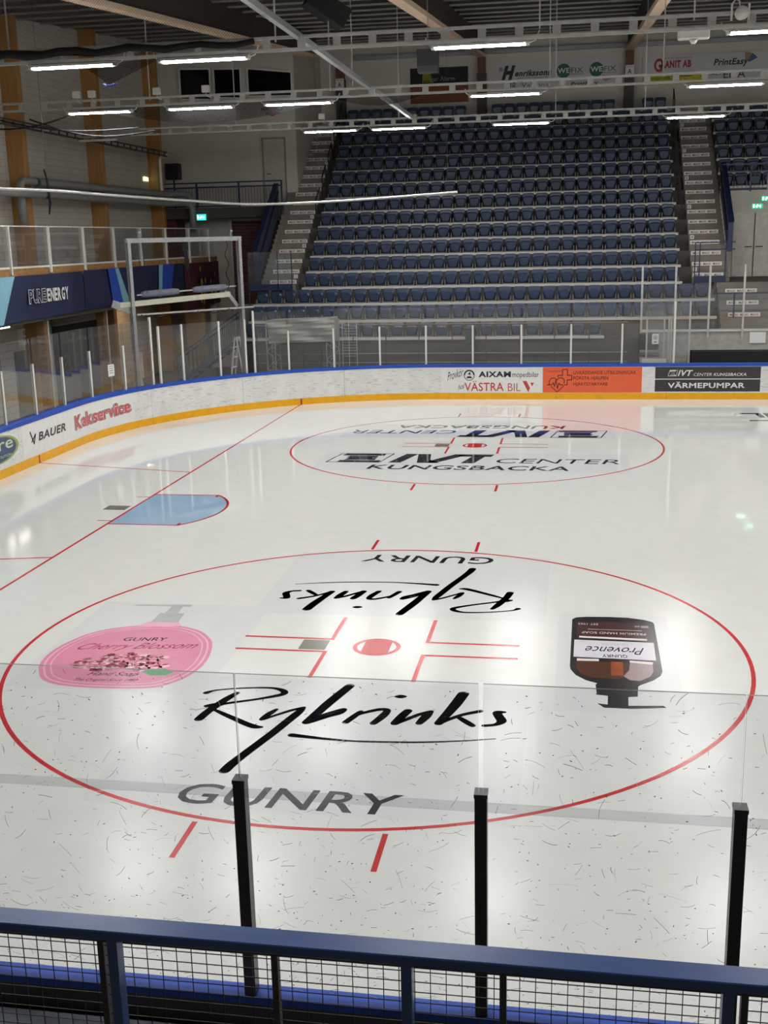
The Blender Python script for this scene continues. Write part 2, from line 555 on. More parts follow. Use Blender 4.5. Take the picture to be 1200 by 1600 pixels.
# sloping roof beams on columns of the far wall
def roof_beam(x, y1, label):
    t = thing('roof_beam', label, 'roof beam', (x, y1, 8.8 + .09 * y1), 'sloping roof beams')
    a = 8.80
    for nm, w, h0, h1, mm in (('bottom_flange', .15, 0, .13, beam_wood), ('web', .10, .13, .82, beam_web)):
        mb = MB()
        mb.prism([(x - w, -18, a + .09 * -18 + h0), (x - w, y1, a + .09 * y1 + h0), (x - w, y1, a + .09 * y1 + h1), (x - w, -18, a + .09 * -18 + h1)], (2 * w, 0, 0))
        mb.build(nm, mm, t)
    return t
roof_beam(-7.6, 31.6, 'pale sloping roof beam over the left end, above the corner room')
roof_beam(-1.62, 36.3, 'pale sloping roof beam above the hanging grey loudspeaker')
roof_beam(4.33, 36.3, 'pale sloping roof beam meeting the right column with letter A')
roof_beam(10.3, 36.3, 'pale sloping roof beam beyond the right edge of the stand')
# columns on the far wall
for x, lab, sign in ((-7.55, 'grey wall column beside the corner room', True), (-1.62, 'grey wall column between the dark alarm advert and the white adverts', False), (4.33, 'grey wall column with letter A plate left of the right advert', True)):
    t = thing('wall_column', lab, 'column', (x, 36.35, 0), 'columns of the far wall')
    mb = MB(); mb.box(x - .19, x + .19, 36.12, 36.5, 9.3, 11.46); mb.build('column_shaft', dark_concrete, t)
    mb = MB(); mb.box(x - .16, x + .16, 36.14, 36.5, 11.46, 12.08); mb.build('column_head', mat('rust primer steel', (98, 62, 46), 0.6), t)
    if sign:
        mb = MB(); mb.box(x - .18, x + .18, 36.08, 36.118, 11.08, 11.48, 0)
        mb.text('A', rect((x - .08, 36.075, 11.14), (.16, 0, 0), (0, 0, .2)), 1, 0.02)
        mb.text('SEKTION', rect((x - .13, 36.075, 11.39), (.26, 0, 0), (0, 0, .045)), 1)
        tag(mb.build('letter_plate', [white_print, black_print], t), 'white plate with black letter A')
# service pipe along the far wall under the eave
mb = MB(); mb.box(-7.0, 14, 36.3, 36.48, 12.2, 12.36)
tag(mb.build('eave_duct', galv), 'slim grey duct running under the eave of the far wall', 'duct')

# ------------------------------------------------------------------ painted ice
p_red = ice_paint('red ice paint', (196, 44, 48), 0.10)
p_black = ice_paint('black ice paint', (30, 30, 33), 0.2)
p_dark = ice_paint('dark bottle ice print', (30, 27, 29), 0.25)
p_sheet = ice_paint('printed ice textile', (216, 217, 217), 0.015)
p_grey = ice_paint('grey ice patch', (122, 120, 108), 0.1)
p_blue = ice_paint('crease blue ice paint', (150, 178, 204), 0.03)
p_pink = ice_paint('pink ice print', (222, 142, 168), 0.05)
p_pink2 = ice_paint('pale pink ice print', (236, 180, 198), 0.05)
p_rose = ice_paint('deep rose ice print', (160, 56, 82), 0.25)
p_rose2 = ice_paint('blossom ice print', (206, 130, 148), 0.3)
p_green = ice_paint('leaf ice print', (92, 160, 112), 0.15)
p_wine = ice_paint('wine label ice print', (72, 40, 42), 0.2)
p_amber = ice_paint('amber ice print', (82, 46, 26), 0.25)
p_orange = ice_paint('orange glint ice print', (150, 72, 30), 0.25)
p_label = ice_paint('pale label ice print', (214, 212, 220), 0.03)
p_grey2 = ice_paint('pump grey ice print', (186, 186, 188), 0.1)
p_cream = ice_paint('cream bar ice print', (226, 216, 214), 0.03)
p_mauve = ice_paint('mauve glass ice print', (160, 140, 142), 0.1)
ZB = 0.0012

def ring(mb, cx, cy, r0, r1, z, m=0, n=144):
    for i in range(n):
        a, c = 2 * PI * i / n, 2 * PI * (i + 1) / n
        mb.poly([(cx + r0 * math.cos(a), cy + r0 * math.sin(a), z), (cx + r1 * math.cos(a), cy + r1 * math.sin(a), z), (cx + r1 * math.cos(c), cy + r1 * math.sin(c), z), (cx + r0 * math.cos(c), cy + r0 * math.sin(c), z)], m)
def flat(mb, x0, x1, y0, y1, z, m=0):
    mb.poly([(x0, y0, z), (x1, y0, z), (x1, y1, z), (x0, y1, z)], m)
def faceoff(cy, label):
    t = thing('face_off_circle', label, 'ice marking', (0, cy, 0), 'face-off circles')
    mb = MB(); ring(mb, 0, cy, 4.45, 4.5, ZB); mb.build('circle_line', p_red, t)
    for sx in (-1, 1):
        for sy in (-1, 1):
            mb = MB(); flat(mb, sx * .85 - .025, sx * .85 + .025, min(cy + sy * 4.47, cy + sy * 5.07), max(cy + sy * 4.47, cy + sy * 5.07), ZB); mb.build('hash_mark', p_red, t)
            mb = MB()
            xa, xb = sorted((sx * .585, sx * 1.76)); ya, yb = sorted((cy + sy * .2, cy + sy * .25)); flat(mb, xa, xb, ya, yb, ZB)
            xa, xb = sorted((sx * .585, sx * .635)); ya, yb = sorted((cy + sy * .25, cy + sy * 1.08)); flat(mb, xa, xb, ya, yb, ZB)
            mb.build('restraining_mark', p_red, t)
    mb = MB(); ring(mb, 0, cy, .245, .3, ZB, 0, 48)
    for i in range(20):
        x0 = -.17 + .34 * i / 20; x1 = -.17 + .34 * (i + 1) / 20
        h0 = math.sqrt(.25 ** 2 - x0 * x0); h1 = math.sqrt(.25 ** 2 - x1 * x1)
        mb.poly([(x0, cy - h0, ZB), (x1, cy - h1, ZB), (x1, cy + h1, ZB), (x0, cy + h0, ZB)])
    mb.build('spot', p_red, t)
    mb = MB(); mb.poly([(-.97, cy - .17, ZB), (-.63, cy - .17, ZB), (-.63, cy + .17, ZB), (-.97, cy + .17, ZB)])
    tag(mb.build('grey_patch', p_grey, t), 'grey square between the left restraining marks')
    return t
faceoff(0.0, 'red face-off circle around the soap bottle adverts, nearest the camera')
faceoff(14.0, 'red face-off circle painted near the far boards')
t = thing('goal_line', 'thin red goal line across the ice with two slanted trapezoid lines', 'ice marking', (-6, 7, 0))
mb = MB(); flat(mb, -6.025, -5.975, -6.9, 20.85, ZB); mb.build('goal_line_stripe', p_red, t)
for sy in (-1, 1):
    mb = MB(); mb.poly([(-6.0, 7 + sy * 3.42, ZB), (-6.0, 7 + sy * 3.47, ZB), (-10, 7 + sy * 4.32, ZB), (-10, 7 + sy * 4.27, ZB)]); mb.build('trapezoid_line', p_red, t)
t = thing('goal_crease', 'light blue goal crease with red outline on the left goal line', 'ice marking', (-6, 7, 0))
mb = MB()
arc = [(-4.66, 8.22)] + [(-4.66 - 1.30 + math.sqrt(1.79 ** 2 - (1.22 * k / 10) ** 2) + 0.0 , 7 + 1.22 * k / 10) for k in range(10, -11, -1)] + [(-4.66, 5.78)]
pts = [(-5.975, 8.22, ZB), (-5.975, 5.78, ZB)] + [(x, y, ZB) for x, y in arc[::-1]]
mb.poly(pts); mb.build('crease_fill', p_blue, t)
mb = MB(); mb.stroke([(-5.975, 8.22, .05)] + [(x, y, .05) for x, y in arc] + [(-5.975, 5.78, .05)], 0.002, 0, False)
for sy in (-1, 1):
    mb.stroke([(-4.66, 7 + sy * 1.2, .05), (-4.66, 7 + sy * 1.08, .05)], 0.002, 0, False)
    mb.stroke([(-6.0, 7 + sy * 0.98, .04), (-6.28, 7 + sy * 0.98, .04)], 0.002, 0, False)
mb.build('crease_line', p_red, t)
mb = MB(); flat(mb, -6.55, -6.1, 6.85, 7.2, ZB); mb.build('grey_patch', p_grey, t)

RYB = [[(-1.67, -1.656, 0.1), (-1.597, -1.579, 0.05), (-1.376, -1.497, 0.05), (-1.097, -1.442, 0.06), (-0.935, -1.44, 0.07), (-0.823, -1.493, 0.1), (-0.784, -1.569, 0.1), (-0.848, -1.644, 0.09), (-1.04, -1.764, 0.07), (-1.221, -1.854, 0.07), (-1.359, -1.924, 0.08), (-1.481, -1.987, 0.14), (-1.552, -2.014, 0.08)],
 [(-1.32, -1.617, 0.08), (-1.376, -1.762, 0.12), (-1.432, -1.943, 0.13), (-1.489, -2.157, 0.13), (-1.523, -2.362, 0.13)],
 [(-1.439, -2.096, 0.06), (-1.286, -2.208, 0.09), (-1.129, -2.317, 0.1), (-0.975, -2.424, 0.11), (-0.868, -2.481, 0.11), (-0.801, -2.481, 0.06)],
 [(-0.758, -2.018, 0.06), (-0.804, -2.135, 0.1), (-0.848, -2.295, 0.07), (-0.738, -2.182, 0.06), (-0.593, -2.026, 0.07), (-0.475, -1.937, 0.07)],
 [(-0.475, -1.937, 0.07), (-0.499, -2.063, 0.12), (-0.558, -2.287, 0.13), (-0.633, -2.575, 0.13), (-0.71, -2.834, 0.13), (-0.798, -3.132, 0.13), (-0.859, -3.353, 0.14), (-0.884, -3.498, 0.14)],
 [(-0.089, -1.276, 0.14), (-0.159, -1.527, 0.15), (-0.229, -1.788, 0.15), (-0.293, -2.058, 0.14), (-0.356, -2.31, 0.12)],
 [(-0.356, -2.31, 0.12), (-0.268, -2.236, 0.1), (-0.157, -2.123, 0.09), (-0.055, -2.031, 0.1), (-0.028, -1.935, 0.09), (-0.109, -1.993, 0.07), (-0.234, -2.117, 0.06), (-0.283, -2.238, 0.05)],
 [(0.167, -1.969, 0.08), (0.117, -2.102, 0.1), (0.058, -2.262, 0.1)],
 [(0.075, -2.196, 0.05), (0.139, -2.063, 0.07), (0.256, -1.958, 0.08), (0.366, -1.89, 0.09), (0.445, -1.907, 0.1), (0.419, -2.067, 0.12), (0.354, -2.253, 0.1)],
 [(0.67, -1.893, 0.12), (0.629, -2.025, 0.13), (0.578, -2.227, 0.12)],
 [(0.578, -2.227, 0.1), (0.674, -2.128, 0.08), (0.801, -1.976, 0.08), (0.917, -1.883, 0.08)],
 [(0.917, -1.883, 0.08), (0.881, -2.014, 0.13), (0.831, -2.198, 0.1)],
 [(0.491, -1.521, 0.07), (0.534, -1.516, 0.12), (0.575, -1.512, 0.07)],
 [(1.217, -1.361, 0.16), (1.167, -1.63, 0.16), (1.105, -1.898, 0.14), (1.034, -2.174, 0.12)],
 [(1.034, -2.174, 0.1), (1.124, -2.069, 0.08), (1.271, -1.923, 0.08), (1.44, -1.816, 0.09)],
 [(1.236, -2.01, 0.08), (1.318, -2.106, 0.1), (1.391, -2.192, 0.09)],
 [(1.699, -1.812, 0.06), (1.626, -1.831, 0.12), (1.647, -1.926, 0.13), (1.684, -2.047, 0.13), (1.626, -2.141, 0.08), (1.513, -2.178, 0.08)],
 [(-0.433, -2.636, 0.11), (-0.304, -2.654, 0.09), (-0.08, -2.681, 0.07), (0.198, -2.701, 0.05), (0.431, -2.693, 0.05), (0.851, -2.657, 0.05), (1.265, -2.582, 0.04), (1.649, -2.482, 0.02)]]
def rybrinks(sg, label):
    t = thing('ice_advert', label, 'ice advert', (0, sg * -2.5, 0), 'brush lettering adverts in the near circle')
    mb = MB(); pts = [(-2.05, -4.22), (1.95, -4.22), (1.95, -1.15), (-2.05, -1.15)]
    mb.poly([(sg * x, sg * y, 0.0009) for x, y in pts]); mb.build('print_sheet', p_sheet, t)
    mb = MB()
    for st in RYB:
        mb.stroke([(sg * x, sg * y, w * .82) for x, y, w in st], 0.0022)
    mb.build('script_lettering', p_black, t)
    mb = MB(); mb.text('GUNRY', rect((sg * -1.17, sg * -4.16, 0.0022), (sg * 2.08, 0, 0), (0, sg * .39, 0)), 0, 0.02, 0.12); mb.build('capital_lettering', p_black, t)
rybrinks(1, 'black brush script advert painted upright in the near circle, closest to the glass')
rybrinks(-1, 'black brush script advert painted upside down at the far side of the near circle')

def ivt(sg, label):
    t = thing('ice_advert', label, 'ice advert', (0, 14 - sg * 2.3, 0), 'capital lettering adverts in the far circle')
    f = lambda x, y, z: (sg * x, 14 + sg * (y - 14), z)
    mb = MB(); mb.poly([f(-3.4, 10.85, .0006), f(3.6, 10.85, .0006), f(3.6, 13.0, .0006), f(-3.4, 13.0, .0006)]); mb.build('print_sheet', p_sheet, t)
    mb = MB()
    for a, c in (((-3.22, 11.77), (-3.04, 12.82)), ((-3.04, 12.82), (-1.80, 12.82)), ((-1.80, 12.82), (-1.98, 11.77)), ((-1.98, 11.77), (-3.22, 11.77))):
        d = .02; mb.poly([f(a[0] - d, a[1] - d, .0022), f(c[0] - d, c[1] - d, .0022), f(c[0] + d, c[1] + d, .0022), f(a[0] + d, a[1] + d, .0022)])
    for yy, xo in ((12.68, 0.0), (12.42, .14), (12.16, .14), (11.9, 0.0)):   # hourglass stripes
        mb.poly([f(-3.0 + xo, yy - .11, .0024), f(-2.05 - xo + .05, yy - .11, .0024), f(-1.98 - xo, yy + .11, .0024), f(-2.93 + xo, yy + .11, .0024)])
    mb.poly([f(-2.8, 12.2, .0026), f(-2.25, 12.2, .0026), f(-2.2, 12.45, .0026), f(-2.75, 12.45, .0026)])
    mb.build('emblem', p_black, t)
    mb = MB()
    mb.poly([f(-1.78, 11.77, .0022), f(-1.50, 11.77, .0022), f(-1.22, 12.82, .0022), f(-1.50, 12.82, .0022)])
    mb.poly([f(-1.22, 12.82, .0022), f(-0.92, 12.82, .0022), f(-0.86, 12.15, .0022), f(-0.60, 11.77, .0022), f(-1.12, 11.77, .0022)])
    mb.poly([f(-0.70, 11.77, .0022), f(-0.95, 11.77, .0022), f(-0.75, 12.2, .0022), f(-0.35, 12.82, .0022), f(-0.02, 12.82, .0022)])
    mb.poly([f(-0.30, 12.55, .0022), f(0.50, 12.55, .0022), f(0.57, 12.82, .0022), f(-0.22, 12.82, .0022)])
    mb.poly([f(-0.13, 11.77, .0022), f(0.17, 11.77, .0022), f(0.37, 12.6, .0022), f(0.07, 12.6, .0022)])
    mb.build('large_lettering', p_black, t)
    mb = MB(); mb.text('CENTER', lambda u, v: f(.66 + 2.73 * u + .0 * v, 11.82 + .52 * v, .0022), 0, 0.0, 0.2); mb.build('thin_lettering', p_black, t)
    mb = MB(); mb.text('KUNGSBACKA', lambda u, v: f(-2.16 + 4.45 * u, 11.02 + .48 * v, .0022), 0, 0.03, 0.15); mb.build('capital_lettering', p_black, t)
ivt(1, 'black capital lettering advert painted upright in the far circle')
ivt(-1, 'black capital lettering advert painted upside down along the far side of the far circle')

t = thing('ice_advert', 'pink soap bottle advert painted on the left of the near circle', 'ice advert', (-3, -.5, 0))
mb = MB(); mb.poly([(x, y, .0006) for x, y in ((-4.1, -1.72), (-1.7, -1.72), (-1.75, 1.42), (-4.15, 1.42))]); mb.build('print_sheet', p_sheet, t)
out = [(-3.89, -1.26), (-4.0, -1.01), (-4.05, -0.69), (-4.02, -0.34), (-3.87, 0.07), (-3.64, 0.31), (-3.36, 0.45), (-3.03, 0.53), (-2.71, 0.5), (-2.44, 0.37), (-2.25, 0.17), (-2.11, -0.08), (-2.01, -0.47), (-1.98, -0.84), (-2.03, -1.16), (-2.14, -1.39), (-2.36, -1.59), (-2.93, -1.66), (-3.42, -1.63), (-3.72, -1.50)]
def smooth_closed(P, k=4):
    n = len(P); o = []
    for i in range(n):
        p0, p1, p2, p3 = [Vector(P[(i + j) % n]) for j in (-1, 0, 1, 2)]
        for q in range(k):
            u = q / k
            o.append(tuple(0.5 * ((2 * p1) + (p2 - p0) * u + (2 * p0 - 5 * p1 + 4 * p2 - p3) * u * u + (3 * p1 - p0 - 3 * p2 + p3) * u ** 3)))
    return o
so = smooth_closed(out)
cx0 = sum(p[0] for p in so) / len(so); cy0 = sum(p[1] for p in so) / len(so)
scl = lambda k, z: [(cx0 + (x - cx0) * k, cy0 + (y - cy0) * k, z) for x, y in so]
mb = MB(); mb.poly(scl(1, .0012), 0); mb.poly(scl(.955, .0015), 1); mb.poly(scl(.93, .0018), 0); mb.poly(scl(.88, .0021), 1); mb.poly(scl(.865, .0024), 0)
mb.build('bottle', [p_pink, p_pink2], t)
mb = MB(); mb.poly([(-3.32, .45, .0016), (-2.72, .5, .0016), (-2.82, .66, .0016), (-3.23, .64, .0016)], 1)
mb.poly([(-3.2, .62, .002), (-2.82, .64, .002), (-2.86, 1.02, .002), (-3.2, 1.0, .002)], 0); mb.poly([(-3.14, 1.0, .002), (-2.95, 1.0, .002), (-2.98, 1.3, .002), (-3.14, 1.3, .002)], 0)
mb.poly([(-3.69, 1.27, .002), (-2.87, 1.3, .002), (-2.87, 1.39, .002), (-3.66, 1.33, .002)], 0)
mb.build('pump', [p_grey2, p_pink2], t)
mb = MB()
mb.text('GUNRY', rect((-3.3, -.13, .0028), (.56, .06, 0), (0, .13, 0)), 0, 0.02)
mb.text('Hand Soap', rect((-3.27, -1.34, .0028), (.6, .04, 0), (.02, .16, 0)), 0, 0, 0.25)
mb.text('The Original Since 1983', rect((-3.36, -1.5, .0028), (.75, .06, 0), (.01, .1, 0)), 0, 0, 0.2)
mb.build('small_lettering', p_black, t)
mb = MB(); mb.text('Cherry Blossom', rect((-3.78, -.56, .0028), (1.5, .2, 0), (.03, .29, 0)), 0, 0.005, 0.45); mb.build('script_lettering', p_rose, t)
rr = random.Random(3)
mb = MB()
for i in range(46):
    a = rr.random() * 2 * PI; q = math.sqrt(rr.random())
    fx = -3.0 + math.cos(a) * q * .55; fy = -.85 + math.sin(a) * q * .27 + .1 * (fx + 3)
    w = rr.uniform(.05, .13)
    for k in range(5):
        b0 = 2 * PI * k / 5 + a
        px, py = fx + math.cos(b0) * w * .6, fy + math.sin(b0) * w * .6
        mb.poly([(px + math.cos(2 * PI * j / 7) * w * .55, py + math.sin(2 * PI * j / 7) * w * .5, .003 + i * 4e-6) for j in range(7)], rr.choice((0, 1, 1, 2)))
mb.build('blossom', [p_rose, p_rose2, p_pink2], t)
mb = MB(); mb.poly([(-2.66, -1.12, .0034), (-2.5, -1.22, .0034), (-2.32, -1.2, .0034), (-2.26, -1.08, .0034), (-2.4, -1.0, .0034), (-2.56, -1.02, .0034)]); mb.build('leaf', p_green, t)

t = thing('ice_advert', 'dark brown pump bottle advert painted upside down right of the near spot', 'ice advert', (2.9, 0, 0))
mb = MB(); mb.poly([(x, y, .0006) for x, y in ((2.22, -1.7), (3.62, -1.7), (3.62, 1.52), (2.22, 1.52))]); mb.build('print_sheet', p_sheet, t)
dk = [(2.4, 1.3), (2.45, 1.38), (2.59, 1.42), (2.87, 1.44), (3.13, 1.43), (3.32, 1.37), (3.43, 1.29), (3.45, 1.22), (3.44, -0.45), (3.41, -0.59), (3.32, -0.74), (3.17, -0.89), (3.14, -0.94), (3.12, -1.23), (3.02, -1.25), (3.01, -1.49), (3.38, -1.45), (3.41, -1.5), (3.27, -1.53), (3.05, -1.57), (2.75, -1.57), (2.68, -1.46), (2.79, -1.48), (2.8, -1.24), (2.68, -1.22), (2.67, -0.93), (2.69, -0.89), (2.56, -0.81), (2.45, -0.67), (2.39, -0.5), (2.38, -0.39)]
mb = MB(); mb.poly([(x, y, .0012) for x, y in dk][::-1]); mb.build('bottle', p_dark, t)
mb = MB(); mb.poly([(x, y, .0018) for x, y in ((2.46, .64), (3.38, .65), (3.39, 1.16), (2.95, 1.24), (2.46, 1.21))]); mb.build('wine_label', p_wine, t)
mb = MB(); mb.poly([(x, y, .0018) for x, y in ((2.42, -.08), (3.39, -.11), (3.4, .5), (2.43, .52))]); mb.build('pale_label', p_label, t)
mb = MB()
for L in ([(2.49, .6), (3.32, .56), (3.33, .63), (2.49, .66)], [(2.46, -.21), (2.72, -.2), (2.72, -.13), (2.46, -.13)], [(3.08, -.21), (3.34, -.25), (3.35, -.17), (3.08, -.14)]):
    mb.poly([(x, y, .0024) for x, y in L])
mb.build('label_bar', p_cream, t)
mb = MB(); mb.poly([(x, y, .0018) for x, y in ((2.46, -.47), (2.51, -.63), (2.65, -.74), (2.95, -.74), (3.05, -.55), (3.06, -.2), (2.46, -.22))]); mb.build('amber_glass', p_amber, t)
mb = MB(); mb.poly([(x, y, .0024) for x, y in ((2.85, -.64), (2.99, -.62), (3.0, -.2), (2.86, -.2))]); mb.build('amber_glint', p_orange, t)
mb = MB(); mb.poly([(x, y, .002) for x, y in ((3.08, -.22), (3.06, -.46), (2.99, -.65), (3.06, -.76), (3.17, -.77), (3.29, -.63), (3.34, -.46), (3.34, -.25))]); mb.build('grey_glass', p_mauve, t)
mb = MB()
fl = lambda x0, x1, y0, y1: rect((x1, y1, .0028), (x0 - x1, 0, 0), (0, y0 - y1, 0))
mb.text('GUNRY', fl(2.76, 3.06, -.06, .04), 0, 0.02)
mb.text('Provence', fl(2.56, 3.27, .06, .30), 0, 0, 0.45)
mb.build('label_lettering', p_black, t)
mb = MB()
mb.text('LAVENDER', fl(2.76, 3.08, .36, .43), 0)
mb.text('PREMIUM HAND SOAP', fl(2.52, 3.32, .76, .84), 0, 0.02); mb.text('EST 1983', fl(2.48, 2.73, 1.09, 1.16), 0); mb.text('500 ml', fl(3.2, 3.37, 1.04, 1.12), 0)
mb.build('pale_lettering', p_grey2, t)
mb = MB(); flat(mb, 2.6, 3.28, .92, .935, .0028); mb.build('pale_rule', p_grey2, t)
t = thing('ice_advert', 'cropped black lettering advert on the ice at the right edge', 'ice advert', (7.8, 18.6, 0))
mb = MB()
mb.poly([(6.9, 19.12, ZB), (7.3, 19.12, ZB), (7.34, 18.5, ZB), (7.5, 18.5, ZB), (7.44, 19.3, ZB), (6.86, 19.3, ZB)])
mb.text('EL', rect((7.56, 18.5, ZB), (1.0, 0, 0), (-.05, .8, 0)), 0, 0.03)
flat(mb, 7.0, 9.4, 17.92, 18.08, ZB)
mb.build('lettering', p_black, t)

# ------------------------------------------------------------------ boards
rink = thing('rink_boards', 'white rink boards with blue cap and yellow kick plate around the ice', 'rink boards', (-10, 7, 0))
SEG = 3.3
k0 = -19
for k in range(k0, 10):
    s0 = 17.0 + SEG * k; s1 = s0 + SEG
    if s1 < S_NEAR - 14 or s0 > S_FAR + 16: continue
    near = s1 < -8
    mb = MB(); band(mb, s0 + .004, s1 - .004, 0.0, 0.06 if near else 0.10, 0.2, 1.04 if near else 1.0); mb.build('board_panel', board_white, rink)
    mb = MB(); band(mb, s0 + .003, s1 - .003, -0.012, 0.10, 0.0, 0.2); mb.build('kick_plate', board_yellow, rink)
    mb = MB(); band(mb, s0 + .001, s1 - .001, -0.015, 0.09 if near else 0.23, 1.04 if near else 1.0, 1.085); mb.build('cap_rail', board_blue, rink)
    mb = MB(); band(mb, s0, s1, 0.065 if near else .13, 0.08 if near else .17, 0.0, 1.038 if near else 0.998); mb.build('back_panel', board_back, rink)
for s, lab in ((22.2, 'far'), (11.27, 'left')):
    mb = MB(); band(mb, s - .025, s + .025, -0.016, -0.012, 0.001, 0.2); tag(mb.build('goal_line_mark', mat('dark red tape', (150, 36, 36), 0.4), rink), 'dark red line on the yellow kick plate')
# adverts on the boards
grey_print = mat('grey print', (74, 76, 80), 0.4)
dark_print = mat('charcoal print', (52, 54, 58), 0.4)
orange_print = mat('orange print', (224, 96, 56), 0.4, var=0.05)
def advert(lab):
    return lambda mb, mats: tag(mb.build('board_advert', mats, rink), lab)
A = S_FAR
mb = MB()
band(mb, A - 1.75, A + 1.38, -.003, .0, .21, .99, 4)
mb.text('Provkör', lambda u, v: bpt(A - 1.55 + .5 * u, -.006, .58 + .16 * u + .26 * v), 1, 0, 0.3)
mb.text('hos', lambda u, v: bpt(A - 1.22 + .2 * u, -.006, .29 + .06 * u + .17 * v), 1, 0, 0.3)
for k in range(24):
    a0, a1 = 2 * PI * k / 24, 2 * PI * (k + 1) / 24
    w = .045 if k < 12 else .02
    mb.poly([bpt(A - .87 + (.17 - w) * math.cos(a0), -.006, .755 + (.17 - w) * math.sin(a0)), bpt(A - .87 + .17 * math.cos(a0), -.006, .755 + .17 * math.sin(a0)), bpt(A - .87 + .17 * math.cos(a1), -.006, .755 + .17 * math.sin(a1)), bpt(A - .87 + (.17 - w) * math.cos(a1), -.006, .755 + (.17 - w) * math.sin(a1))], 1)
mb.poly([bpt(A - .97, -.006, .66), bpt(A - .77, -.006, .66), bpt(A - .82, -.006, .72), bpt(A - .92, -.006, .72)], 1)
mb.text('4', on_board(A - .92, A - .82, .74, .86, .006), 1, 0.02)
mb.text('AIXAM', on_board(A - .58, A + .42, .69, .87, .006), 3, 0.07)
mb.text('mopedbilar', on_board(A + .46, A + 1.28, .64, .85, .006), 1)
mb.text('VÄSTRA', on_board(A - 1.02, A + .2, .26, .58, .006), 2, 0.02)
mb.text('BIL', on_board(A + .33, A + .72, .26, .5, .006), 2, -0.01)
mb.poly([bpt(A + .78, -.006, .57), bpt(A + .9, -.006, .57), bpt(A + 1.01, -.006, .36), bpt(A + .96, -.006, .22)], 2)
mb.poly([bpt(A + 1.02, -.006, .52), bpt(A + 1.13, -.006, .52), bpt(A + 1.07, -.006, .40)], 2)
advert('white board advert with red and black lettering')(mb, [board_white, black_print, red_print, mat('navy print', (26, 30, 50), 0.4), mat('white board sticker', (220, 220, 218), 0.4, var=.04)])
mb = MB()
band(mb, A + 1.4, A + 4.38, -.003, .0, .21, .99, 0)
mb.text('LIVRÄDDANDE UTBILDNINGAR', on_board(A + 2.33, A + 4.2, .77, .90, .006), 1, 0.02)
mb.text('FÖRSTA HJÄLPEN', on_board(A + 2.33, A + 3.38, .58, .73, .006), 1, 0.02)
mb.text('HJÄRTSTARTARE', on_board(A + 2.33, A + 3.36, .40, .54, .006), 1, 0.02)
mb.text('HappyHeart', on_board(A + 1.52, A + 1.98, .82, .90, .006), 2)
fb = lambda x, y: bpt(A + x, -.006, y)
hw = .025
for L in ([(1.54, .45), (1.68, .45), (1.72, .52), (1.76, .40), (1.80, .60), (1.85, .34), (1.89, .50), (1.93, .45), (2.02, .45)],
          [(1.60, .46), (1.60, .58), (1.66, .65), (1.76, .66), (1.83, .60), (1.90, .66), (2.0, .66), (2.06, .59), (2.05, .50)],
          [(1.65, .40), (1.84, .23), (2.04, .42)], [(1.86, .68), (1.86, .74), (2.0, .74), (2.0, .92), (2.15, .92), (2.15, .74), (2.28, .74), (2.28, .60), (2.14, .60), (2.14, .45), (2.06, .45)]):
    mb.stroke([(x, y, hw) for x, y in L], 0, 1, False, fb)
advert('orange board advert with a heart and cross outline')(mb, [orange_print, mat('maroon print', (84, 26, 20), 0.4), mat('faint maroon print', (160, 60, 36), 0.4)])
mb = MB()
band(mb, A + 4.77, A + 7.84, -.003, .0, .24, .985, 0)
band(mb, A + 4.77, A + 7.84, -.006, -.003, .605, .63, 1)
fb = lambda x, y: bpt(A + x, -.008, y)
mb.text('IVT', on_board(A + 5.43, A + 5.88, .71, .89, .008), 1, 0.05, 0.3)
mb.text('CENTER', on_board(A + 5.9, A + 6.43, .71, .80, .008), 1, 0, 0.2)
mb.text('KUNGSBACKA', on_board(A + 6.48, A + 7.43, .71, .80, .008), 1, 0.03, 0.2)
mb.text('VÄRMEPUMPAR', on_board(A + 5.15, A + 7.4, .345, .54, .008), 1, 0.05)
for L in ([(5.15, .71), (5.2, .89), (5.43, .89), (5.39, .71), (5.15, .71)],):
    mb.stroke([(x, y, .012) for x, y in L], 0, 1, False, fb)
for yy, xo in ((.865, 0.), (.82, .035), (.775, .035), (.73, 0.)):
    mb.poly([fb(5.20 + xo, yy - .018), fb(5.37 - xo, yy - .018), fb(5.38 - xo, yy + .018), fb(5.21 + xo, yy + .018)], 1)
mb.poly([fb(5.24, .73), fb(5.34, .73), fb(5.34, .86), fb(5.24, .86)], 1)
advert('black board advert with white lettering in two lines')(mb, [mat('black board sticker', (50, 50, 50), 0.4, var=.1), white_print])
mb = MB()
band(mb, 10.55, 16.27, -.003, .0, .21, .99, 0)
mb.text('BAUER', lambda u, v: bpt(11.33 + 1.48 * u, -.006, .52 + .2 * v), 1, 0.06, 0.2)
mb.stroke([(10.95, .78, .05), (11.1, .5, .05), (11.2, .70, .05), (10.98, .55, .03)], 0, 1, False, lambda x, y: bpt(x, -.006, y))
advert('white board advert with slanted grey lettering and a bird mark')(mb, [mat('white board sticker', (220, 220, 218), 0.4), dark_print])
mb = MB()
wv = lambda s0, s1, z0, z1, e: (lambda u, v: bpt(s0 + (s1 - s0) * u, -e, z0 + (z1 - z0) * v + .05 * u - .03))
kw = [1.1, .85, .95, .75, .85, .65, .85, .4, .8, .85]; kh = [1, .68, 1, .68, .68, .68, .68, .95, .68, .68]
word(mb, 'Kakservice', wv(13.38, 16.10, .47, .81, .005), kw, kh, 0, .022, .14, .14)
word(mb, 'Kakservice', wv(13.38, 16.10, .47, .81, .007), kw, kh, 1, .010, .07, .14)
word(mb, 'Kakservice', wv(13.38, 16.10, .47, .81, .009), kw, kh, 2, 0, .02, .14)
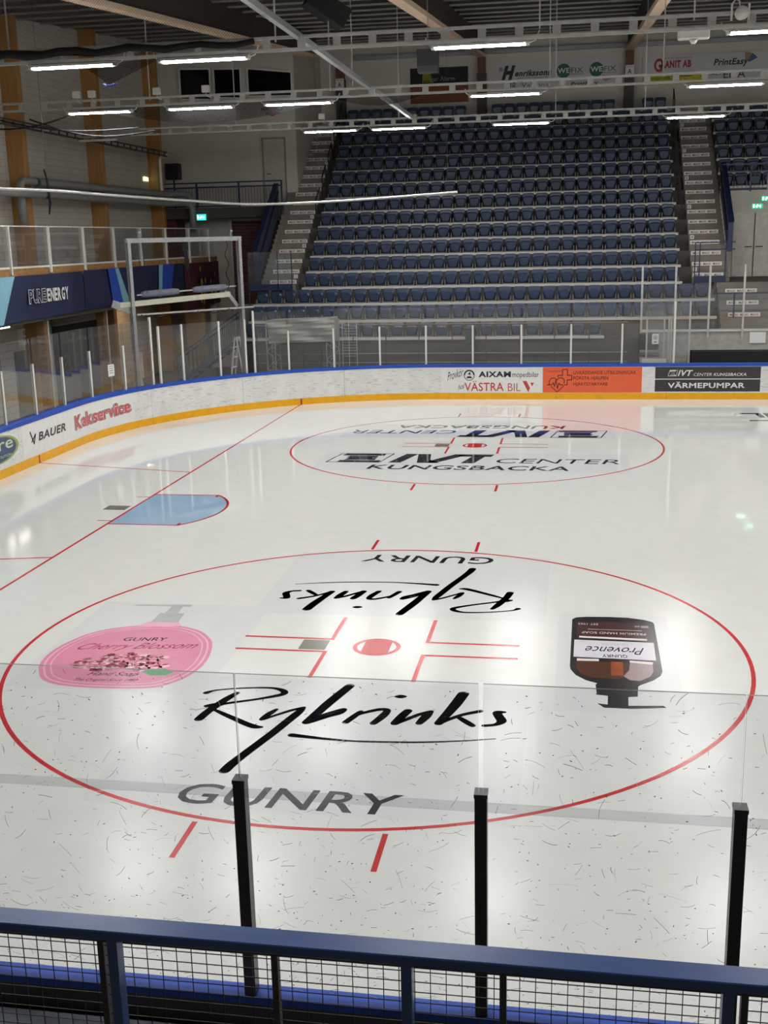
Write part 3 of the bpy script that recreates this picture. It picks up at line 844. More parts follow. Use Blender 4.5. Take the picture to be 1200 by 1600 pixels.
advert('rounded red lettering with dark outline on the boards')(mb, [mat('brown black print', (66, 52, 54), 0.4), mat('pale pink print', (214, 170, 170), 0.4), mat('brick red print', (190, 74, 78), 0.4)])
mb = MB()
el = lambda cx, cz, a, c, m, e: mb.poly([bpt(cx + a * math.cos(2 * PI * k / 32), -e, cz + c * math.sin(2 * PI * k / 32)) for k in range(32)], m)
el(9.35, .64, 1.02, .31, 0, .004); el(9.30, .64, .95, .28, 1, .006)
mb.text('pure', on_board(8.62, 10.1, .53, .80, .008), 2, 0.02)
mb.text('NUTRITION', on_board(9.2, 10.0, .44, .50, .008), 2)
advert('blue oval board advert with pale green rim at the left edge')(mb, [mat('olive green print', (140, 158, 84), 0.4), mat('slate blue print', (62, 78, 112), 0.4), mat('pale green print', (190, 206, 170), 0.4)])

# ------------------------------------------------------------------ glass on the far and left boards
POST_OFF = 0.16
def pane_between(parent, sa, sb, z0, z1, gm, em, off=POST_OFF, thick=0.012):
    mb = MB()
    n = max(1, int((sb - sa) / .4))
    base = 0
    for i in range(n):
        a = sa + (sb - sa) * i / n; c = sa + (sb - sa) * (i + 1) / n
        p = [bpt(a, off - thick / 2, z0), bpt(c, off - thick / 2, z0), bpt(c, off + thick / 2, z0), bpt(a, off + thick / 2, z0)]
        q = [bpt(a, off - thick / 2, z1), bpt(c, off - thick / 2, z1), bpt(c, off + thick / 2, z1), bpt(a, off + thick / 2, z1)]
        mb.poly([p[0], p[1], q[1], q[0]], 0); mb.poly([p[3], p[2], q[2], q[3]], 0)
        mb.poly([q[0], q[1], q[2], q[3]], 1)
        if i == 0: mb.poly([p[0], q[0], q[3], p[3]], 1)
        if i == n - 1: mb.poly([p[1], p[2], q[2], q[1]], 1)
    return mb.build('glass_pane', [gm, em], parent)
def s_arc(x, y):
    return 13.6 + R0 * math.atan2(y - 13.6, -(x - CX))
fg = thing('rink_glass', 'clear rink glass with white posts along the far and left boards', 'glass barrier', (-10, 7, 1.08))
posts = [(5.68, 2.28), (7.18, 2.28), (8.68, 2.28), (10.18, 2.28), (11.68, 2.28), (13.23, 2.28)] + [(s_arc(x, y), z) for x, y, z in ((-10.23, 14.73, 2.28), (-9.97, 16.25, 2.28), (-9.61, 17.35, 2.96), (-9.49, 17.63, 2.69), (-9.0, 18.36, 2.69), (-8.19, 19.42, 2.69), (-7.55, 20.05, 2.69), (-7.3, 20.21, 2.93), (-6.43, 20.95, 2.28), (-5.14, 21.69, 2.28), (-3.7, 22.08, 2.28))] + [(S_FAR + x, 2.28) for x in (-2.22, -.77, .73, 2.24, 3.77)] + [(S_FAR + 5.31, 2.92)]
for i, (s, z) in enumerate(posts):
    x, y, nx, ny = bp(s)
    mb = MB(); p = bpt(s, POST_OFF, 1.085); mb.bar(p, (p[0], p[1], z), 0.055, 0.055, 0, (nx, ny, 0)); mb.build('glass_post', post_white, fg)
    if i + 1 < len(posts):
        s2, z2 = posts[i + 1]
        top = 2.88
        if 2.6 < min(z, z2) < 2.8 or 2.6 < max(z, z2) < 2.8 : top = 2.69
        if s2 - s > .5:
            pane_between(fg, s + .03, s2 - .03, 1.09, top, glass_far, glass_edge)

t = thing('notice', 'white notice sheet taped to the glass of the left corner', 'notice', bpt(15.6, .15, 1.5))
mb = MB(); band(mb, 15.48, 15.74, .140, .150, 1.52, 1.83, 0)
for k in range(4):
    mb.poly([bpt(15.52, .139, 1.60 + .06 * k), bpt(15.70, .139, 1.60 + .06 * k), bpt(15.70, .139, 1.615 + .06 * k), bpt(15.52, .139, 1.615 + .06 * k)], 1)
mb.build('sheet', [white_print, grey_print], t)

# ------------------------------------------------------------------ near glass with puck marks
ng = thing('near_glass', 'clear acrylic panels on black posts along the near boards', 'glass barrier', (2, -8.16, 1.085))
XP = [-3.75, -2.25, -.75, .75, 1.967, 3.184, 4.401, 5.618, 6.835]
yg = -8.05
scuff_d = mat('rubber puck marks', (92, 91, 90), 0.6, var=0.2)
scuff_w = mat('pale scratches', (236, 236, 234), 0.5)
for i, x in enumerate(XP):
    mb = MB(); mb.box(x - .03, x + .03, yg - .035, yg + .035, 1.085, 2.305, 0); mb.box(x - .033, x + .033, yg - .038, yg + .038, 2.305, 2.325, 0)
    mb.box(x - .006, x + .006, yg - .039, yg - .035, 2.245, 2.26, 0)
    mb.build('glass_post', post_black, ng)
rs = random.Random(11)
for i in range(len(XP) - 1):
    xa, xb = XP[i], XP[i + 1]
    g = .012 if i == 3 else .003
    ga = .012 if i == 4 else .003
    lo, hi = xa + ga, xb - g
    z0, z1, th = 1.09, 2.885, .006
    mb = MB()
    mb.poly([(lo, yg - th, z0), (hi, yg - th, z0), (hi, yg - th, z1), (lo, yg - th, z1)], 0)
    mb.poly([(lo, yg + th, z0), (lo, yg + th, z1), (hi, yg + th, z1), (hi, yg + th, z0)], 0)
    mb.poly([(lo, yg - th, z1), (hi, yg - th, z1), (hi, yg + th, z1), (lo, yg + th, z1)], 1)
    mb.poly([(lo, yg - th, z0), (lo, yg - th, z1), (lo, yg + th, z1), (lo, yg + th, z0)], 2 if i in (3, 4) else 1)
    mb.poly([(hi, yg - th, z0), (hi, yg + th, z0), (hi, yg + th, z1), (hi, yg - th, z1)], 2 if i in (3, 4) else 1)
    mb.build('glass_pane', [glass_near, glass_edge, glass_edge_w], ng)
    mb = MB(); mb.box(xa + .03, xb - .03, yg - .022, yg - .010, 2.225, 2.272); mb.build('clear_strip', glass_strip, ng)
    # puck and stick marks on the rink side of the acrylic
    mb = MB()
    for kind, cnt in ((0, int(300 * (xb - xa))), (1, 60)):
        for j in range(cnt):
            cxm = rs.uniform(lo + .04, hi - .04); czm = z0 + (z1 - z0) * (rs.random() ** 1.25) * .985
            L = rs.choice((.004, .006, .009, .012, .02, .03, .045, .09)) * (1.2 if kind else 1) * rs.uniform(.6, 1.3)
            w = rs.uniform(.0004, .0011) if L > .012 else rs.uniform(.0009, .0026)
            a = rs.choice((rs.uniform(-.5, .5), rs.uniform(0, PI)))
            bend = rs.uniform(-.5, .5)
            n = 5
            prev = None
            for q in range(n):
                tt = q / (n - 1) - .5
                xx = cxm + math.cos(a + bend * tt) * L * tt; zz = czm + math.sin(a + bend * tt) * L * tt
                if not (lo < xx < hi and z0 < zz < z1): break
                if prev:
                    dx, dz = xx - prev[0], zz - prev[1]; l = math.hypot(dx, dz) or 1
                    nx, nz = -dz / l * w, dx / l * w
                    y = yg + th + .0006
                    mb.poly([(prev[0] - nx, y, prev[1] - nz), (xx - nx, y, zz - nz), (xx + nx, y, zz + nz), (prev[0] + nx, y, prev[1] + nz)], kind)
                prev = (xx, zz)
    tag(mb.build('puck_marks', [scuff_d, scuff_w], ng), kind='stuff')

# ------------------------------------------------------------------ near railing with mesh infill
nr = thing('balustrade', 'navy handrail with dark wire mesh panels in front of the camera', 'railing', (1.8, -9.65, 1.45))
mb = MB(); mb.bev(-2.6, 6.2, -9.70, -9.60, 2.512, 2.55, .004); mb.build('handrail', blue_rail, nr)
for i in range(-3, 5):
    x = 1.84 + 1.082 * i
    mb = MB(); mb.bev(x - .019, x + .019, -9.68, -9.62, 1.45, 2.512, .003); mb.build('post', blue_rail, nr)
frames = [-2.2, -1.4, -.6, .0, .67, 1.34, 2.17, 2.93, 2.99, 3.8, 4.6, 5.4]
mb = MB(); mb.box(-2.5, 6.1, -9.588, -9.553, 2.425, 2.462, 0)
for k in range(40):
    xh = -2.3 + k * .21 + (.05 if k % 3 else 0)
    mb.add([(xh + .008 * math.cos(2 * PI * q / 8), -9.572 + .006 * math.sin(2 * PI * q / 8), 2.4625) for q in range(8)], [list(range(8))], 1)
mb.build('mesh_top_bar', [grey_frame, black], nr)
for i, x in enumerate(frames):
    mb = MB(); mb.box(x - .012, x + .012, -9.588, -9.555, 1.55, 2.425); mb.build('mesh_stile', grey_frame, nr)
for i in range(len(frames) - 1):
    xa, xb = frames[i], frames[i + 1]
    if xb - xa < .2: continue
    mb = MB()
    n = int((xb - xa) / .057)
    for k in range(1, n + 1):
        x = xa + (xb - xa) * k / (n + .6)
        mb.bar((x, -9.57, 1.55), (x + .002, -9.57, 2.43), .0030, .0030)
    for k in range(21):
        z = 2.40 - .042 * k
        mb.bar((xa + .01, -9.572, z), (xb - .01, -9.572, z + rs.uniform(-.003, .003)), .0030, .0030)
    tag(mb.build('wire_mesh', wire_m, nr), kind='stuff')
mb = MB(); mb.box(-4, 9, -19.95, -9.45, -0.02, 1.45)
tag(mb.build('near_platform', concrete), 'grey concrete platform under the railing in front of the camera', 'platform')
mb = MB(); mb.bev(-2.5, 1.6, -8.75, -8.10, -.02, .90, .02)
tag(mb.build('ledge', mat('pale grey ledge', (150, 156, 170), .5)), 'pale ledge behind the near boards at the lower left', 'ledge')

# ------------------------------------------------------------------ main stand
Y0, DY, Z0, DZ = 24.4, 0.733, 1.70, 0.53
yk = lambda k: Y0 + DY * k
zk = lambda k: Z0 + DZ * k
st = thing('grandstand', 'grey concrete terraced stand with pale seat beams behind the far boards', 'grandstand', (-.7, 24.4, 0))
XL, XR = -7.17, 5.82
tier_m = mat('weathered tier concrete', (76, 73, 68), 0.9, var=0.15, scale=3)
def row_range(k):
    if k == 0: return (-8.75, 3.24)
    if k <= 2: return (-8.75, 6.82)
    return (XL, XR)
for k in range(16):
    x0, x1 = row_range(k)
    if k == 0: x1 = 6.82
    if k > 2: x0, x1 = -7.50, 6.20
    ye = yk(k + 1) + .02 if k < 15 else 36.1
    mb = MB(); mb.box(x0, x1, yk(k) + .03, ye, (zk(k) - 1.2) if k else -.02, zk(k) - .045); mb.build('tier', tier_m, st)
    x0, x1 = row_range(k)
    mb = MB(); mb.box(x0 - .04, x1 + .04, yk(k) - .03, yk(k) + .10, zk(k) - .05, zk(k) + .035)
    mb.build('seat_beam', seat_beam, st)
mb = MB(); mb.box(-8.75, 3.3, 24.32, 24.43, 0.0, .62); mb.build('plinth', mat('dark plinth', (60, 58, 56), .8), st)
# one tip-up seat: shell, folded pan and bracket
def seat_parts():
    sh = MB()
    # back shell outline: wider at the top, rounded corners
    def outline(w0, w1, z0, z1, r, n=4):
        o = []
        cs = [(-w0 / 2, z0), (w0 / 2, z0), (w1 / 2, z1), (-w1 / 2, z1)]
        c = [(-w0 / 2 + r, z0 + r, PI), (w0 / 2 - r, z0 + r, 1.5 * PI), (w1 / 2 - r, z1 - r, 0), (-w1 / 2 + r, z1 - r, PI / 2)]
        for x, z, a in c:
            for i in range(n):
                t = a + PI / 2 * i / (n - 1)
                o.append((x + r * math.cos(t), z + r * math.sin(t)))
        return o
    def loft(mb, rings):
        n = len(rings[0]); b = len(mb.v)
        for r in rings: mb.v += r
        for i in range(len(rings) - 1):
            for k in range(n):
                mb.f.append([b + i * n + k, b + i * n + (k + 1) % n, b + (i + 1) * n + (k + 1) % n, b + (i + 1) * n + k]); mb.mi.append(0)
        mb.f.append([b + k for k in range(n)][::-1]); mb.mi.append(0)
        e = b + (len(rings) - 1) * n
        mb.f.append([e + k for k in range(n)]); mb.mi.append(0)
    lean = lambda z: .10 * z
    R = lambda o, y: [(x, y + lean(z), z) for x, z in o]
    o1 = outline(.36, .44, .04, .475, .075, 5); o2 = outline(.32, .40, .07, .445, .06, 5)
    loft(sh, [R(o1, .24)[::-1], R(o1, .20)[::-1], R(o2, .185)[::-1]])
    pn = MB()
    p1 = outline(.33, .40, .03, .37, .10, 5); p2 = outline(.26, .33, .07, .33, .08, 5)
    R2 = lambda o, y: [(x, y - .12 * z, z) for x, z in o]
    loft(pn, [R2(p1, .205)[::-1], R2(p1, .16)[::-1], R2(p2, .125)[::-1]])
    br = MB()
    for sx in (-1, 1):
        br.box(sx * .205 - .016, sx * .205 + .016, .09, .17, .0, .17)
        br.box(sx * .205 - .012, sx * .205 + .012, .02, .14, .0, .05)
    br.box(-.2, .2, .10, .13, .005, .03)
    return sh, pn, br
proto = thing('stadium_seat', 'x', 'seat', (0, 0, 0), 'navy tip-up seats of the main stand')
sh, pn, br = seat_parts()
sh.build('backrest', seat_blue, proto); pn.build('seat_pan', seat_blue, proto); br.build('bracket', bracket_m, proto)
first = True
SP = .4985
def seat_rows():
    for k in range(16):
        x0, x1 = row_range(k)
        n = int(round((x1 - x0) / SP))
        xs = [x0 + SP * (i + .5) for i in range(n)]
        if k == 15:
            xs = [x for x in xs if abs(x + 1.62) > .4 and abs(x - 4.33) > .4]
        yield k, xs
for k, xs in seat_rows():
    if k > 10: break
    for i, x in enumerate(xs):
        lab = 'navy tip-up seat, %s from the left in the %s row of the main stand' % (ordn(i + 1), ordn(k + 1))
        loc = (x, yk(k), zk(k) + .037)
        if first:
            proto.location = loc; proto['label'] = lab; ORG[proto.name] = Vector(loc); first = False
        else:
            copy_tree(proto, loc, None, lab)
mb = MB()
pieces = [(sh, 0), (pn, 0), (br, 1)]
def add_seat(mb, x, y, z):
    for p, m in pieces:
        mb.add([(vx + x, vy + y, vz + z) for vx, vy, vz in p.v], p.f, m)
for k, xs in seat_rows():
    if k > 10:
        for x in xs: add_seat(mb, x, yk(k), zk(k) + .037)
tag(mb.build('upper_seat_rows', [seat_blue, bracket_m]), 'upper rows of dark navy tip-up seats under the far wall', 'seats', kind='stuff')

# ------------------------------------------------------------------ stairs beside the stand
step_m = mat('worn step concrete', (118, 113, 104), .85, var=.16, scale=4)
sign_red = mat('dark red step lettering', (120, 36, 44), .5)
def stairs(label, xa, xb, sxa, sxb, num_side, narrow, x_of=None):
    t = thing('staircase', label, 'stairs', ((xa + xb) / 2, 25.9, 2.7), 'stairs of the main stand')
    step_me = {}
    sign_me = None
    for j in range(1, 40):
        zt = 2.76 - .045 + DZ / 3 * j; yf = yk(2) + .03 + DY / 3 * j
        a = narrow if (narrow is not None and yf > 31.55) else xa
        if a not in step_me:
            mb = MB(); mb.box(a - (xa + xb) / 2, xb - (xa + xb) / 2, 0, .27, -.42, 0); o = mb.build('step', step_m, None)
            o.parent = t; o.location = Vector(((xa + xb) / 2, yf, zt)) - org(t); step_me[a] = o.data
        else:
            link_part('step', step_me[a], t, ((xa + xb) / 2, yf, zt))
        if j % 2 == 1 and j > 3:
            if sign_me is None:
                w = sxb - sxa
                mb = MB(); mb.box(0, w, -.012, 0, -.065, .065, 0)
                for q in range(3):
                    mb.text('MAXI', rect((w * (.06 + .32 * q), -.014, -.04), (w * .24, 0, 0), (0, 0, .075)), 1, 0.03)
                o = mb.build('step_sign', [white_print, sign_red], None); o.parent = t; sign_me = o.data
                o.location = Vector((sxa, yf - .001, zt - .088)) - org(t)
            else:
                link_part('step_sign', sign_me, t, (sxa, yf - .001, zt - .088))
        if j % 6 == 0:
            mb = MB(); x = sxb - .14 if num_side > 0 else sxa + .02
            mb.box(x, x + .13, yf - .013, yf - .001, zt - .15, zt - .02, 0)
            mb.text(str(j // 6 * 2), rect((x + .04, yf - .015, zt - .125), (.05, 0, 0), (0, 0, .08)), 1, 0.02)
            mb.build('row_number', [white_print, black_print], t)
    return t
stairs('concrete stairs with white step signs left of the main seat block', -8.82, -7.51, -8.50, -7.53, 1, -8.43)
stairs('concrete stairs with white step signs right of the main seat block', 6.21, 7.42, 6.25, 7.24, -1, None)
# short black handrails standing beside the seat blocks
hidx = 0
for x, side in ((-7.32, 'left'), (6.02, 'right')):
    for i, k in enumerate((7.3, 9.0, 10.7, 12.4, 14.0)):
        t = thing('stair_handrail', 'short black handrail hoop on the %s stairs, %s from the bottom' % (side, ordn(i + 1)), 'handrail', (x, yk(k), zk(int(k))), 'black stair handrails')
        ya, yb = yk(k), yk(k) + .7
        za = 2.76 + (ya - yk(2)) * DZ / DY - .35; zb = 2.76 + (yb - yk(2)) * DZ / DY - .35
        mb = MB(); mb.bar((x, ya, za), (x, ya, za + 1.15), .035, .035); mb.build('post', black, t)
        mb = MB(); mb.bar((x, yb, zb), (x, yb, zb + 1.15), .035, .035); mb.build('post', black, t)
        mb = MB(); mb.bar((x, ya - .02, za + 1.15), (x, yb + .02, zb + 1.15), .04, .04); mb.build('top_rail', black, t)
# blue side panels
def side_panel(x, y0, z0, y1, z1, h, label):
    t = thing('stair_side_panel', label, 'stair railing', (x, y0, z0), 'blue stair side panels')
    mb = MB(); mb.prism([(x - .08, y0, z0), (x - .08, y1, z1), (x - .08, y1, z1 + h), (x - .08, y0, z0 + h)], (.16, 0, 0)); mb.build('side_sheet', blue_paint, t)
    mb = MB(); mb.bar((x, y0 - .1, z0 + h), (x, y1 + .05, z1 + h), .18, .06); mb.build('top_rail', blue_paint, t)
    mb = MB(); mb.tube([(x + (.11 if x < 0 else -.11), y0 + .1, z0 + h * .72), (x + (.11 if x < 0 else -.11), y1 - .05, z1 + h * .75)], .022, 8); mb.build('grab_rail', black, t)
side_panel(-8.95, 27.0, 3.55, 30.2, 5.95, 1.1, 'dark blue sloping side panel left of the left stairs')
side_panel(7.54, 28.1, 4.25, 30.9, 6.3, 1.0, 'dark blue sloping side panel right of the right stairs')
# glass guard at the foot of the left stairs
t = thing('stair_guard', 'clear guard panel with blue kick plate at the foot of the left stairs', 'guard panel', (-8.2, 25.95, 2.72))
mb = MB(); mb.box(-8.95, -7.4, 25.94, 25.95, 3.45, 4.58); mb.build('guard_pane', glass_far, t)
mb = MB(); mb.box(-8.95, -7.4, 25.93, 25.96, 3.27, 3.48); mb.build('kick_sheet', blue_paint, t)
for x in (-8.95, -7.9, -7.4):
    mb = MB(); mb.bar((x, 25.945, 2.72), (x, 25.945, 4.6), .03, .03); mb.build('guard_post', grey_frame, t)
t = thing('stair_guard', 'open blue guard frame with kick plate at the foot of the right stairs', 'guard panel', (6.7, 26.4, 2.72))
for x in (6.23, 6.38, 7.21):
    mb = MB(); mb.bar((x, 26.4, 2.72), (x, 26.4, 4.58), .035, .035); mb.build('guard_post', blue_paint, t)
for z in (4.58, 4.35):
    mb = MB(); mb.bar((6.23, 26.4, z), (7.5, 26.4, z), .035, .035); mb.build('guard_rail', blue_paint, t)
mb = MB(); mb.box(6.2, 7.24, 26.38, 26.41, 3.28, 3.5); mb.build('kick_sheet', blue_paint, t)

# ------------------------------------------------------------------ right side: landing, doors, second seat block
mb = MB(); mb.box(6.86, 14, 26.35, 30.9, -.02, 3.28)
tag(mb.build('landing_block', dark_concrete), 'raised concrete landing right of the main stand', 'landing')
mb = MB(); mb.box(7.45, 14, 30.9, 31.0, 3.28, 6.35)
wr = tag(mb.build('wall_vomitory', wall_white), kind='structure')
for i, (xa, xb) in enumerate(((7.98, 8.70), (8.74, 9.5))):
    mb = MB(); mb.box(xa, xb, 30.86, 30.9, 3.3, 5.55); o = tag(mb.build('door_%d' % (i + 2), mat('grey door leaf', (204, 200, 190), .6)), kind='structure')
    mb = MB(); mb.box(xb - .3 if i == 0 else xa + .05, xb - .05 if i == 0 else xa + .3, 30.82, 30.855, 4.34, 4.37); mb.build('door_handle', black, o)
mb = MB(); mb.box(8.70, 8.74, 30.85, 30.9, 3.3, 5.55); tag(mb.build('trim_1', mat('brown door joint', (92, 76, 66), .6)), kind='structure')
t = thing('seat_block', 'short terraced block above the right double doors', 'grandstand', (9.5, 31, 6.3))
for k in range(9, 16):
    mb = MB(); mb.box(7.45, 14, yk(k) + .03, yk(k + 1) + .02 if k < 15 else 36.48, zk(k) - 1.0 if k > 9 else 6.3, zk(k) - .045); mb.build('tier', tier_m, t)
    mb = MB(); mb.box(7.45, 14, yk(k) - .03, yk(k) + .10, zk(k) - .05, zk(k) + .035)
    mb.build('seat_beam', seat_beam, t)
mb = MB()
for k in range(9, 15):
    for i in range(9): add_seat(mb, 7.7 + SP * i, yk(k), zk(k) + .037)
tag(mb.build('side_block_seats', [seat_blue, bracket_m]), 'dark navy tip-up seats in the block above the right doors', 'seats', kind='stuff')
t = thing('gallery_railing', 'dark blue railing above the right double doors', 'railing', (9.5, 30.85, 6.3))
for z in (7.25, 7.0, 6.4):
    mb = MB(); mb.bar((7.5, 30.85, z), (14, 30.85, z), .05, .05); mb.build('rail', blue_paint, t)
for i in range(7):
    mb = MB(); mb.bar((7.5 + 1.0 * i, 30.85, 6.3), (7.5 + 1.0 * i, 30.85, 7.25), .05, .05); mb.build('post', blue_paint, t)
bm = None
for i in range(44):
    x = 7.62 + .145 * i
    if bm is None:
        mb = MB(); mb.bar((0, 0, 0), (0, 0, .6), .014, .014); o = mb.build('baluster', blue_paint, None); o.parent = t; o.location = Vector((x, 30.85, 6.4)) - org(t); bm = o.data
    else: link_part('baluster', bm, t, (x, 30.85, 6.4))
def exit_sign(loc, ax, label, w=.36, h=.17, glow=('exit green glow', (40, 150, 110), 1.6)):
    global EXIT
    t = EXIT = thing('exit_sign', label, 'exit sign', loc, 'green exit signs')
    x, y, z = loc
    u = Vector((1, 0, 0)) if ax == 'x' else Vector((0, 1, 0)); n = Vector((0, -1, 0)) if ax == 'x' else Vector((1, 0, 0))
    c = Vector(loc)
    def q(a, b, d): return tuple(c + u * a + Vector((0, 0, b)) + n * d)
    mb = MB(); pts = [q(-w / 2, -h / 2, 0), q(w / 2, -h / 2, 0), q(w / 2, h / 2, 0), q(-w / 2, h / 2, 0)]
    mb.prism(pts, n * .04, 0); sb = mb.build('sign_box', emit_mat(*glow), t)
    mb = MB(); s = w / .36
    for a0, a1, b0, b1 in ((-.15, -.10, -.05, .06), (-.05, -.01, -.05, .01), (-.03, .03, -.01, .05), (.06, .12, -.02, .02), (.09, .11, -.05, .05)):
        mb.poly([q(a0 * s, b0 * s, .042), q(a1 * s, b0 * s, .042), q(a1 * s, b1 * s, .042), q(a0 * s, b1 * s, .042)])
    mb.build('pictogram', emit_mat('exit white glow', (225, 255, 240), 3.0), sb)
exit_sign((8.78, 30.9, 5.78), 'x', 'green exit sign above the right double doors')
exit_sign((9.0, 30.3, 6.02), 'x', 'green exit sign hanging at the right edge of the photo')
mb = MB(); mb.bar((9.0, 30.28, 6.1), (9.0, 30.28, 7.2), .015, .015); mb.bar((9.0, 30.28, 7.2), (9.0, 30.85, 7.2), .015, .015); mb.build('hanger', galv, EXIT)
# lower flight at the right
t = thing('staircase', 'lower flight of concrete steps with white step signs at the right edge', 'stairs', (7.7, 24.2, 0), 'stairs of the main stand')
for j in range(9):
    zt = 3.28 - .1767 * j; yf = 26.3 - .2443 * j
    mb = MB(); mb.box(6.95, 8.9, yf, yf + .27, -.02 if j > 6 else zt - .4, zt - .002); mb.build('step', concrete, t)
    if j in (1, 3, 5):
        mb = MB(); mb.box(7.2, 8.2, yf - .012, yf, zt - .15, zt - .02, 0)
        for q in range(3): mb.text('MAXI', rect((7.26 + .32 * q, yf - .014, zt - .125), (.24, 0, 0), (0, 0, .075)), 1, .03)
        mb.build('step_sign', [white_print, sign_red], t)
t = thing('low_railing', 'blue pipe railing in front of the lower right steps', 'railing', (7.6, 24.9, 1.9))
mb = MB(); mb.bar((6.8, 24.9, 3.0), (9.5, 24.9, 3.0), .05, .05); mb.build('rail', blue_paint, t)
for x in (7.35, 9.3):
    mb = MB(); mb.bar((x, 24.9, 1.85), (x, 24.9, 3.0), .05, .05); mb.build('post', blue_paint, t)
# front wall with glass right of the bench
t = thing('front_wall', 'pale grey low wall with white coping in front of the right steps', 'wall section', (8, 23.95, 0))
mb = MB(); mb.box(4.4, 14, 23.9, 24.1, 1.3, 1.88); mb.build('wall_slab', mat('pale concrete', (160, 158, 152), .8), t)
mb = MB(); mb.box(4.4, 5.95, 23.9, 24.1, -.02, 1.3); mb.build('wall_pier', mat('pale concrete', (160, 158, 152), .8), t)
mb = MB(); mb.box(4.4, 14, 23.86, 24.14, 1.88, 1.94); mb.build('coping', white_paint, t)
mb = MB(); mb.box(4.4, 14, 24.14, 24.35, 1.6, 1.90); mb.build('walkway_edge', concrete, t)
mb = MB(); mb.box(5.95, 14, 23.94, 24.0, -.02, 1.3); mb.build('opening_shade', black, t)  # black slab stands in for the shade inside the void below the wall
mb = MB(); mb.box(7.74, 8.22, 23.87, 23.9, 1.51, 1.85); mb.build('blank_plate', white_print, t)
mb = MB(); mb.box(5.99, 14, 23.6, 23.9, .9, 1.28); mb.build('bench_shadow_box', black, t)  # black box, the bench shade is put into its colour
t = thing('stand_glass', 'tall clear glass on pale posts above the low wall at the right', 'glass barrier', (7, 23.85, 1.7))
xs = [4.41, 5.43, 6.46, 7.5, 8.55, 9.6]
for x in xs:
    mb = MB(); mb.bar((x, 23.83, 1.70), (x, 23.83, 3.92), .06, .05); mb.build('glass_post', rail_steel, t)
for a, c in zip(xs, xs[1:]):
    mb = MB(); mb.box(a + .03, c - .03, 23.825, 23.835, 1.95, 3.3); mb.build('glass_pane', glass_far, t)
# penalty box behind the far boards
t = thing('penalty_box', 'small glazed box with pale posts behind the far boards', 'glass box', (4.9, 22.6, 0))
for x, y, z0, z1, m in ((4.52, 22.6, 1.0, 2.36, rail_steel), (5.04, 22.6, 1.0, 2.36, rail_steel), (5.2, 22.9, .0, 2.4, rail_steel), (5.3, 23.3, .0, 2.3, rail_steel), (5.855, 23.3, 0.0, 2.87, rail_steel)):
    mb = MB(); mb.bar((x, y, z0), (x, y, z1), .05, .05); mb.build('box_post', m, t)
mb = MB(); mb.box(4.55, 5.01, 22.595, 22.605, 1.2, 2.6); mb.build('box_pane', glass_far, t)
mb = MB(); mb.box(4.4, 5.12, 22.56, 22.64, -.02, 1.17); mb.build('white_panel', white_paint, t)
mb = MB(); mb.box(5.31, 5.84, 23.295, 23.305, 1.1, 2.8); mb.build('box_pane', glass_far, t)
t = thing('notice', 'white notice sheet with a round mark on the glass of the small box', 'notice', (4.78, 22.58, 1.62))
mb = MB(); mb.box(4.68, 4.88, 22.578, 22.590, 1.62, 1.93, 0)
for k in range(20):
    a0, a1 = 2 * PI * k / 20, 2 * PI * (k + 1) / 20
    mb.poly([(4.78 + .05 * math.cos(a0), 22.576, 1.82 + .05 * math.sin(a0)), (4.78 + .065 * math.cos(a0), 22.576, 1.82 + .065 * math.sin(a0)), (4.78 + .065 * math.cos(a1), 22.576, 1.82 + .065 * math.sin(a1)), (4.78 + .05 * math.cos(a1), 22.576, 1.82 + .05 * math.sin(a1))], 1)
mb.box(4.74, 4.82, 22.575, 22.577, 1.67, 1.70, 1); mb.box(4.76, 4.80, 22.575, 22.577, 1.79, 1.84, 1)
mb.build('sheet', [white_print, black_print], t)
t = thing('padded_chair', 'dark padded chair standing inside the small glazed box', 'chair', (4.65, 23.3, 0))
mb = MB(); mb.bev(4.34, 4.95, 23.42, 23.52, 1.36, 1.88, .04); mb.build('backrest', black_print, t)
mb = MB(); mb.bev(4.34, 4.95, 23.02, 23.46, 1.18, 1.28, .03); mb.build('seat', black_print, t)
mb = MB(); mb.bar((4.65, 23.3, .04), (4.65, 23.3, 1.2), .06, .06); mb.bar((4.65, 23.47, 1.2), (4.65, 23.47, 1.5), .05, .03); mb.build('stem', galv, t)
mb = MB()
for k in range(5):
    a = 2 * PI * k / 5; mb.bar((4.65, 23.3, .05), (4.65 + .3 * math.cos(a), 23.3 + .3 * math.sin(a), .03), .05, .05)
mb.build('foot', galv, t)
# slim railing before the first row
t = thing('front_railing', 'slim grey railing in front of the first seat row', 'railing', (-2, 23.95, 0))
for i in range(12):
    x = -8.2 + 1.1 * i
    mb = MB(); mb.bar((x, 23.95, -.02), (x, 23.95, 2.2), .03, .03); mb.build('post', grey_frame, t)
for z in (2.2, 1.25, .95):
    mb = MB(); mb.bar((-8.3, 23.95, z), (4.0, 23.95, z), .025, .025); mb.build('rail', purlin_m, t)
